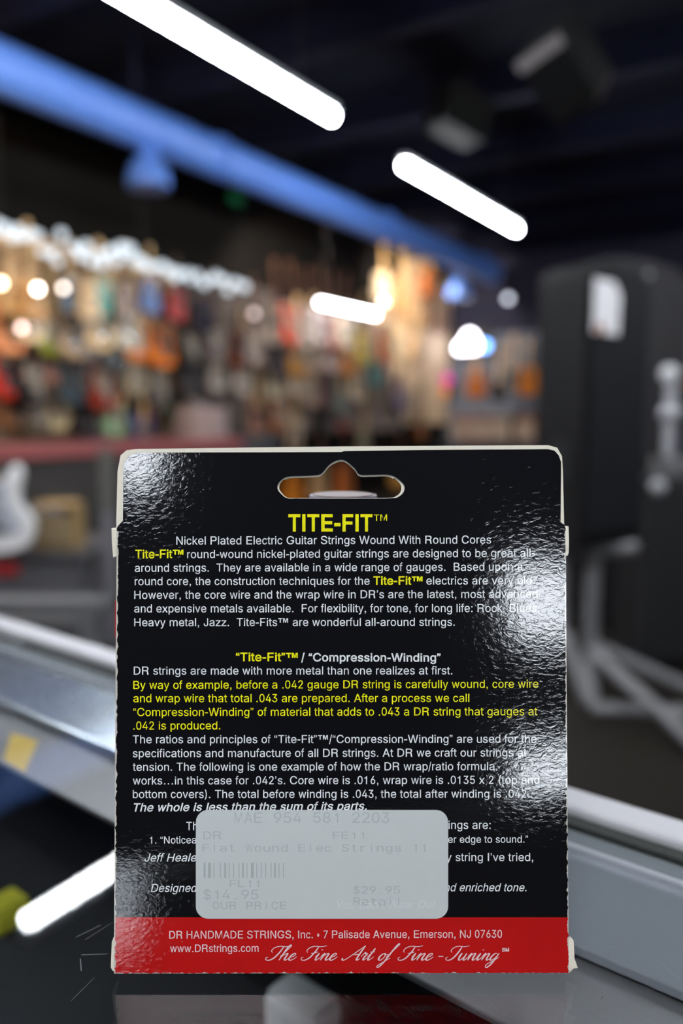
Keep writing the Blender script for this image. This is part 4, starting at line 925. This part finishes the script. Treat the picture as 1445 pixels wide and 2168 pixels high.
w722:176,0 29,535 111,535 169,302 196,193 223,58 210,58 237,190 262,302 321,535 402,535 461,302 486,192 512,58 498,58 526,190 553,302 611,535 694,535 546,0 469,0 406,243 388,317 371,395 353,477 371,477 353,395 335,317 316,243 253,0
x500:8,0 198,268 18,523 128,523 254,334 378,523 484,523 304,268 494,0 384,0 249,204 112,0
y500:60,-196 78,-121 91,-123 113,-127 134,-126 152,-118 167,-104 181,-82 194,-51 210,-1 22,535 108,535 212,219 240,123 265,30 237,30 260,123 288,219 392,535 477,535 262,-82 246,-120 228,-151 204,-175 179,-192 149,-202 117,-205 84,-202
z500:30,0 30,70 345,448 46,448 46,523 455,523 455,458 138,75 466,75 466,0
’222:60,613 60,703 148,703 148,598 141,554 115,515 71,488 60,520 87,545 100,575 103,613
“333:136,575 136,485 48,485 48,590 56,634 81,673 125,700 136,668 109,643 96,613 93,575;286,575 286,485 198,485 198,590 206,634 231,673 275,700 286,668 259,643 246,613 243,575
”333:38,613 38,703 126,703 126,598 119,554 93,515 49,488 38,520 65,545 78,575 81,613;188,613 188,703 276,703 276,598 269,554 243,515 199,488 188,520 215,545 228,575 231,613
•350:175,131 148,135 125,151 105,175 90,207 80,244 76,285 80,326 90,363 105,394 125,418 148,433 175,439 201,433 224,418 245,394 260,363 270,326 274,285 270,244 260,207 245,175 224,151 201,135
…1000:115,0 115,106 219,106 219,0;448,0 448,106 552,106 552,0;781,0 781,106 885,106 885,0
™1000:46,632 46,703 417,703 417,632 271,632 271,306 192,306 192,632;482,306 482,703 610,703 697,420 785,703 910,703 910,306 836,306 836,630 730,306 663,306 556,630 556,306
 278:"""
GLY = {}
for ln in LETTERS.split('\n'):
    hd_, cs_ = ln[1:].split(':', 1) if ln[1] != ':' else (ln[1:].split(':', 1))
    GLY[ln[0]] = (int(hd_), [[tuple(int(v) for v in p.split(',')) for p in q.split(' ')] for q in cs_.split(';')] if cs_ else [])
def area(q): return sum(q[i][0]*q[(i+1) % len(q)][1] - q[(i+1) % len(q)][0]*q[i][1] for i in range(len(q)))/2
def inside(p, q):
    r = False
    for i in range(len(q)):
        (x1, y1), (x2, y2) = q[i], q[i-1]
        if (y1 > p[1]) != (y2 > p[1]) and p[0] < (x2-x1)*(p[1]-y1)/(y2-y1)+x1: r = not r
    return r
def grow(q, d):                                                        # fatten a contour by d
    out = []; n = len(q)
    for i in range(n):
        a, b_, c = q[i-1], q[i], q[(i+1) % n]
        n1 = Vector((-(b_[1]-a[1]), b_[0]-a[0])); n2 = Vector((-(c[1]-b_[1]), c[0]-b_[0]))
        if n1.length < 1e-6 or n2.length < 1e-6:
            out.append(b_); continue
        n1.normalize(); n2.normalize()
        m_ = n1+n2
        if m_.length < 0.3: m_ = n1
        k = d/max(0.45, m_.normalized().dot(n1))
        m_ = m_.normalized()*k
        out.append((b_[0]+m_.x, b_[1]+m_.y))
    return out
GC = {}
def glyph(c, off):
    if (c, off) in GC: return GC[(c, off)]
    adv, cs = GLY[c]
    vs, fs = [], []
    outs = [q for q in cs if area(q) < 0]; ins = [q for q in cs if area(q) >= 0]
    for q in outs:
        loops = [q] + [h for h in ins if inside(h[0], q)]
        if off: loops = [grow(l, off) for l in loops]
        o = len(vs)
        for l in loops: vs += l
        for t in geometry.tessellate_polygon([[Vector((x, y, 0)) for x, y in l] for l in loops]):
            a, b_, c_ = (vs[o+k] for k in t)
            if (b_[0]-a[0])*(c_[1]-a[1])-(b_[1]-a[1])*(c_[0]-a[0]) < 0: t = t[::-1]
            fs.append(tuple(o+k for k in t))
    GC[(c, off)] = (adv, vs, fs)
    return GC[(c, off)]
def font_mesh(s, offset=0.0, shear=0.0):
    vs, fs, cur = [], [], 0
    off = round(offset*1000)
    for c in s:
        adv, gv, gf = glyph(c, off)
        o = len(vs)
        vs += [((x+cur+shear*y)/1000, y/1000) for x, y in gv]
        fs += [tuple(k+o for k in f) for f in gf]
        cur += adv + off*0.6
    return vs, fs
CAPH = 0.718
INK = -0.00004
def put(b, s, x0, x1, y0, y1, cap, offset=0.0, shear=0.0, y=INK):
    vs, fs = font_mesh(s, offset, shear)
    lo = min(v[0] for v in vs); hi = max(v[0] for v in vs)
    res = []
    for v in vs:
        t = (v[0]-lo)/(hi-lo)
        px = x0+(x1-x0)*t
        lx, lz = L(px, y0+(y1-y0)*t - cap*v[1]/CAPH, y)
        res.append((lx, y, lz))
    b.add(res, fs)
BO, TH = 0.020, 0.004
tm = '\u2122'; lq, rq, ap = '\u201c', '\u201d', '\u2019'
b_title = MB(); put(b_title, 'TITE-FIT', 610, 788, 1124, 1124, 34, 0.030); put(b_title, 'TM', 791, 819, 1103, 1102.5, 13.5, 0.006)
b_title.build('title_lettering', YEL, bx, fix=False)
b_w = MB()
for a in [
 ('Nickel Plated Electric Guitar Strings Wound With Round Cores', 373, 1039, 1153, 1150.7, 17),
 ('round-wound nickel-plated guitar strings are designed to be great all-', 396, 1131, 1181.7, 1179, 17),
 ('around strings.  They are available in a wide range of gauges.  Based upon a', 285, 1105, 1210.7, 1208, 17),
 ('round core, the construction techniques for the', 285, 782, 1239, 1238, 17), ('electrics are very old.', 902, 1131, 1237.6, 1237, 17),
 ('However, the core wire and the wrap wire in DR'+ap+'s are the latest, most advanced', 284, 1137, 1268, 1265.6, 17),
 ('and expensive metals available.  For flexibility, for tone, for long life: Rock, Blues,', 284, 1141, 1296.7, 1295.5, 17),
 ('Heavy metal, Jazz.  Tite-Fits'+tm+' are wonderful all-around strings.', 284, 962, 1326, 1325, 17),
 ('DR strings are made with more metal than one realizes at first.', 283, 957, 1428.4, 1427.8, 17),
 ('The ratios and principles of '+lq+'Tite-Fit'+rq+tm+'/'+lq+'Compression-Winding'+rq+' are used for the', 281, 1135, 1573.8, 1572.4, 17),
 ('specifications and manufacture of all DR strings. At DR we craft our strings at', 281, 1114, 1603.2, 1601.5, 17),
 ('tension. The following is one example of how the DR wrap/ratio formula', 281, 1046, 1632, 1630.5, 17),
 ('works\u2026in this case for .042'+ap+'s. Core wire is .016, wrap wire is .0135 x 2 (top and', 281, 1141, 1661, 1659.2, 17),
 ('bottom covers). The total before winding is .043, the total after winding is .042.', 281, 1120, 1689.7, 1688.7, 17),
 ('Th', 394, 418, 1757.6, 1757.6, 17.5), ('ings are:', 949, 1038, 1755, 1755, 17.5),
 ('1. '+lq+'Noticea', 317, 415, 1786, 1785.6, 15), ('er edge to sound.'+rq, 948, 1117, 1784.4, 1784, 15)]:
    put(b_w, *a, TH)
put(b_w, 'y string I'+ap+'ve tried,', 944, 1128, 1823, 1823, 17, TH)
b_w.build('body_lettering', WHITE, bx, fix=False)
for a in [('/ '+lq+'Compression-Winding'+rq, 637, 932, 1400, 1400.6, 17, BO), ('The whole is less than the sum of its parts.', 283, 776, 1718, 1714.5, 17, BO*0.8, 0.22),
          ('Jeff Heale', 306, 416, 1824, 1823.8, 17, TH, 0.24), ('Designed', 319, 418, 1888.4, 1888.2, 17, TH, 0.24), ('nd enriched tone.', 940, 1114, 1887, 1887, 17, TH, 0.24)]:
    b_h = MB(); put(b_h, *a); b_h.build('emphasis_lettering', WHITE, bx, fix=False)
b_y = MB()
for a in [
 ('By way of example, before a .042 gauge DR string is carefully wound, core wire', 282, 1139, 1458.7, 1456, 17),
 ('and wrap wire that total .043 are prepared. After a process we call', 282, 993, 1486.8, 1486, 17),
 (lq+'Compression-Winding'+rq+' of material that adds to .043 a DR string that gauges at', 282, 1137, 1516, 1514.3, 17),
 ('.042 is produced.', 282, 466, 1544.7, 1544.3, 17)]:
    put(b_y, *a, TH)
for a in (('Tite-Fit'+tm, 286, 388, 1181.8, 1181.4), ('Tite-Fit'+tm, 790, 894, 1238, 1237.8), (lq+'Tite-Fit'+rq+tm, 499, 630, 1399.5, 1399.8)):
    b_k = MB(); put(b_k, *a, 17.5, BO); b_k.build('bold_word_lettering', YEL, bx, fix=False)
b_y.build('highlight_lettering', YEL, bx, fix=False)
b_r = MB()
put(b_r, 'DR HANDMADE STRINGS, Inc. \u2022 7 Palisade Avenue, Emerson, NJ 07630', 358, 1062, 1987.3, 1985.2, 16.3, TH)
put(b_r, 'www.DRstrings.com', 360, 547, 2016, 2015, 16, TH)
b_r.build('address_lettering', PINKW, bx, fix=False)

# ---- the copperplate slogan, drawn stroke by stroke
def nsh(x): return [(x,.45),(x+.25,.9),(x+.45,.97),(x+.5,.7),(x+.5,.25),(x+.62,0),(x+.8,.1),(x+1.0,.5)]
GL = {
 'i': ([[(0,.45),(.16,.98),(.16,.3),(.28,0),(.46,.14),(.66,.5)], [(.2,1.42),(.24,1.5),(.27,1.46)]], .6),
 'n': ([[(0,.5),(.14,.95),(.2,.9),(.2,0)], nsh(.2)], 1.1),
 'u': ([[(0,.5),(.14,1),(.15,.3),(.3,0),(.52,.14),(.74,.7)], [(.74,1),(.74,.25),(.86,0),(1.04,.12),(1.22,.5)]], 1.15),
 'e': ([[(0,.35),(.3,.5),(.48,.8),(.36,1.0),(.14,.85),(.05,.45),(.15,.05),(.38,0),(.62,.22),(.78,.5)]], .72),
 'h': ([[(0,.5),(.3,1.4),(.44,2.0),(.36,2.2),(.22,2.0),(.16,1.2),(.16,0)], nsh(.16)], 1.08),
 'r': ([[(0,.5),(.12,.95),(.2,1.12),(.28,.94),(.5,.94),(.44,.6),(.42,.25),(.55,0),(.8,.4)]], .74),
 't': ([[(0,.5),(.2,1.1),(.26,1.7),(.2,.8),(.22,.25),(.34,0),(.52,.14),(.72,.5)], [(-.02,1.15),(.48,1.2)]], .62),
 'o': ([[(.48,1),(.2,.9),(.02,.45),(.14,.04),(.42,.04),(.6,.5),(.5,.95),(.46,.82),(.64,.76),(.86,.86)]], .82),
 'f': ([[(0,.4),(.4,1.5),(.62,2.2),(.56,2.4),(.4,2.1),(.24,1.0),(.1,-.2),(-.1,-.9),(-.32,-1.05),(-.4,-.8),(-.1,-.4),(.3,.05),(.55,.3)]], .62),
 'g': ([[(.6,.85),(.32,1),(.06,.6),(.1,.1),(.34,.0),(.6,.4),(.72,1)], [(.72,1),(.66,.2),(.54,-.6),(.28,-1.05),(.02,-.9),(.1,-.5),(.6,-.08),(1.0,.45)]], .9),
 'T': ([[(-.2,1.1),(-.42,1.4),(-.3,1.8),(.2,2.02),(.9,1.95),(1.45,2.1)], [(.62,1.95),(.6,1.2),(.42,.4),(.1,.02),(-.3,.02),(-.5,.3),(-.32,.45)]], .95),
 'F': ([[(-.2,1.1),(-.42,1.4),(-.3,1.8),(.2,2.02),(.9,1.95),(1.45,2.1)], [(.62,1.95),(.6,1.2),(.42,.4),(.1,.02),(-.3,.02),(-.5,.3),(-.32,.45)], [(.25,.98),(.6,1.04),(.92,1.2)]], 1.0),
 'A': ([[(-.65,.3),(-.55,.02),(-.25,.1),(.35,1.0),(1.0,2.1)], [(1.0,2.1),(.96,1.0),(.98,.2),(1.12,0),(1.34,.25)], [(.4,.74),(.7,.84),(.98,.8)]], 1.3),
 '-': ([[(0,.55),(.6,.55)]], .7)}
b_s = MB()
def script(word, x0, x1, base, xh, ink=1.0):
    cur = 0.0; polys = []
    for c in word:
        st_, adv = GL[c]
        for q in st_:
            pts = spline([(a+cur, bb) for a, bb in q], 7, False)
            pts = [(a + 0.52*bb, bb) for a, bb in pts]
            polys.append(pts)
        cur += adv
    lo = min(p[0] for q in polys for p in q); hi = max(p[0] for q in polys for p in q)
    for pts in polys:
        vs = []
        n = len(pts)
        for i, (a, bb) in enumerate(pts):
            p0, p1 = pts[max(0, i-1)], pts[min(n-1, i+1)]
            dx, dy = (p1[0]-p0[0])*(x1-x0)/(hi-lo)/xh, p1[1]-p0[1]
            l = math.hypot(dx, dy) or 1
            w = (0.11 + 0.13*max(0, -dy/l)**1.5)*ink
            e = min(i, n-1-i)/n
            w *= 0.55+0.45*min(1, e*6)
            px, py = x0+(x1-x0)*(a-lo)/(hi-lo), base - xh*bb
            nx, ny = -dy/l*w*xh/2, -dx/l*w*xh/2
            for sgn in (1, -1):
                lx, lz = L(px+sgn*nx, py+sgn*ny, INK)
                vs.append((lx, INK, lz))
        b_s.add(vs, [(2*i, 2*i+1, 2*i+3, 2*i+2) for i in range(n-1)])
for w_ in (('The',562,628),('Fine',637,714),('Art',724,794),('of',797,846),('Fine',842,917),('-',927,938),('Tuning',943,1056)):
    script(w_[0], w_[1], w_[2], 2032.8, 14.6)
put(b_s, 'SM', 1062, 1077, 2014.5, 2014, 7, 0.04)
b_s.build('slogan_lettering', PINKW, bx, fix=False)

# ---- the price sticker
def rrect(x0, y0, x1, y1, r, n=7):
    o = []
    for cx_, cy_, a0 in ((x1-r, y1-r, 0), (x0+r, y1-r, 90), (x0+r, y0+r, 180), (x1-r, y0+r, 270)):
        for k in range(n+1):
            a = R(a0+90*k/n); o.append((cx_+r*cos(a), cy_+r*sin(a)))
    return o
stick_m = mat('sticker paper', (192, 198, 198), 0.62, spec=0.3, noise=0.03, nscale=200)
stk = MB().sheet([L(x, y) for x, y in rrect(414.5, 1714.5, 948, 1944.5, 26)], [], -0.00013, -0.00005).build('price_sticker', stick_m, bx)
stk['label'] = 'pale grey price sticker with faded print'
faint = mat('faded print', (171, 178, 179), 0.7); faint2 = mat('faded barcode', (164, 172, 170), 0.7); ghost = mat('ghost print', (201, 207, 207), 0.6)
b_p = MB()
def mono(b, s, x0, x1, base, cap, off=0.004):
    n = len(s); cw = (x1-x0)/n
    for i, c in enumerate(s):
        if c == ' ': continue
        k = 0.2 if c in '.,' else 0.13 if c in 'liI' else 0.36 if c == '1' else 0.55 if c in 'tr' else 0.8
        xa = x0+cw*(i+0.5-k/2)
        put(b, c, xa, xa+cw*k, base, base, cap, off, 0, -0.00016)
mono(b_p, 'MAE 954 581 2203', 494, 826, 1742, 22)
mono(b_p, 'DR', 428, 470, 1777, 17); mono(b_p, 'FE11', 702, 776, 1776, 15)
mono(b_p, 'Flat Wound Elec Strings 11', 426, 906, 1803, 16)
mono(b_p, 'FL11', 484, 554, 1878, 15); mono(b_p, '$14.95', 428, 549, 1904, 20)
mono(b_p, 'OUR PRICE', 448, 608, 1925, 16, 0.012); mono(b_p, '$29.95', 746, 848, 1892, 16); mono(b_p, 'Retail', 746, 852, 1917, 17)
b_p.build('printed_text', faint, stk, fix=False)
b_b = MB()
x = 431.0
for k, wv in enumerate([2,1,3,1,1,4,1,2,2,1,1,2,1,3,1,1,2,1,1,2,3,1,1,2,1,2,1,3,1,1,2,1,1,2,1]):
    if k % 2 == 0:
        q = [(x,1858),(x+wv*2.0,1858),(x+wv*2.0,1826),(x,1826)]
        b_b.add([(L(a, c)[0], -0.00016, L(a, c)[1]) for a, c in q], [(0,1,2,3)])
    x += wv*2.0 + 1.7
b_b.build('barcode', faint2, stk, fix=False)
b_g = MB(); put(b_g, 'You Can'+ap+'t Wear Out', 712, 922, 1924, 1922, 16, 0.01, 0.2, -0.00016)
b_g.build('ghost_text', ghost, stk, fix=False)

# ------------------------------------------------------------------ the round container the box leans on
PB = BM @ Vector((0, BD, zt-0.001))                                      # upper back edge of the carton
CR = 0.0096
lid = at(724, 1052, 0.2)
px_dir = VF
cp = Vector((PB.x, PB.y, 0)) + VF*(CR+0.0008)
cp = cp + VR*0.0004
topz = at(724, 1048, cp.dot(VF)).z
bt = thing('round_container', 'slim round container with a grey lid behind the string box', 'container', (cp.x, cp.y, GLASS_Z))
HT = topz - GLASS_Z
MB().lathe([(CR*0.9, 0), (CR*0.94, 0.002), (CR*0.94, HT-0.016)], n=40).build('body', mat('dark label', (60,60,70), 0.4), bt, smooth=True)
MB().lathe([(CR*0.97, HT-0.016), (CR, HT-0.015), (CR, HT-0.0015), (CR*0.95, HT), (CR*0.9, HT)], n=48).build('lid', mat('violet grey lid', (132,128,146), 0.3, 0.5), bt, smooth=True)
MB().lathe([(CR*0.86, HT), (CR*0.86, HT+0.0003)], n=40).build('lid_print', mat('speckled print', (112,98,96), 0.4, noise=0.7, nscale=500), bt)
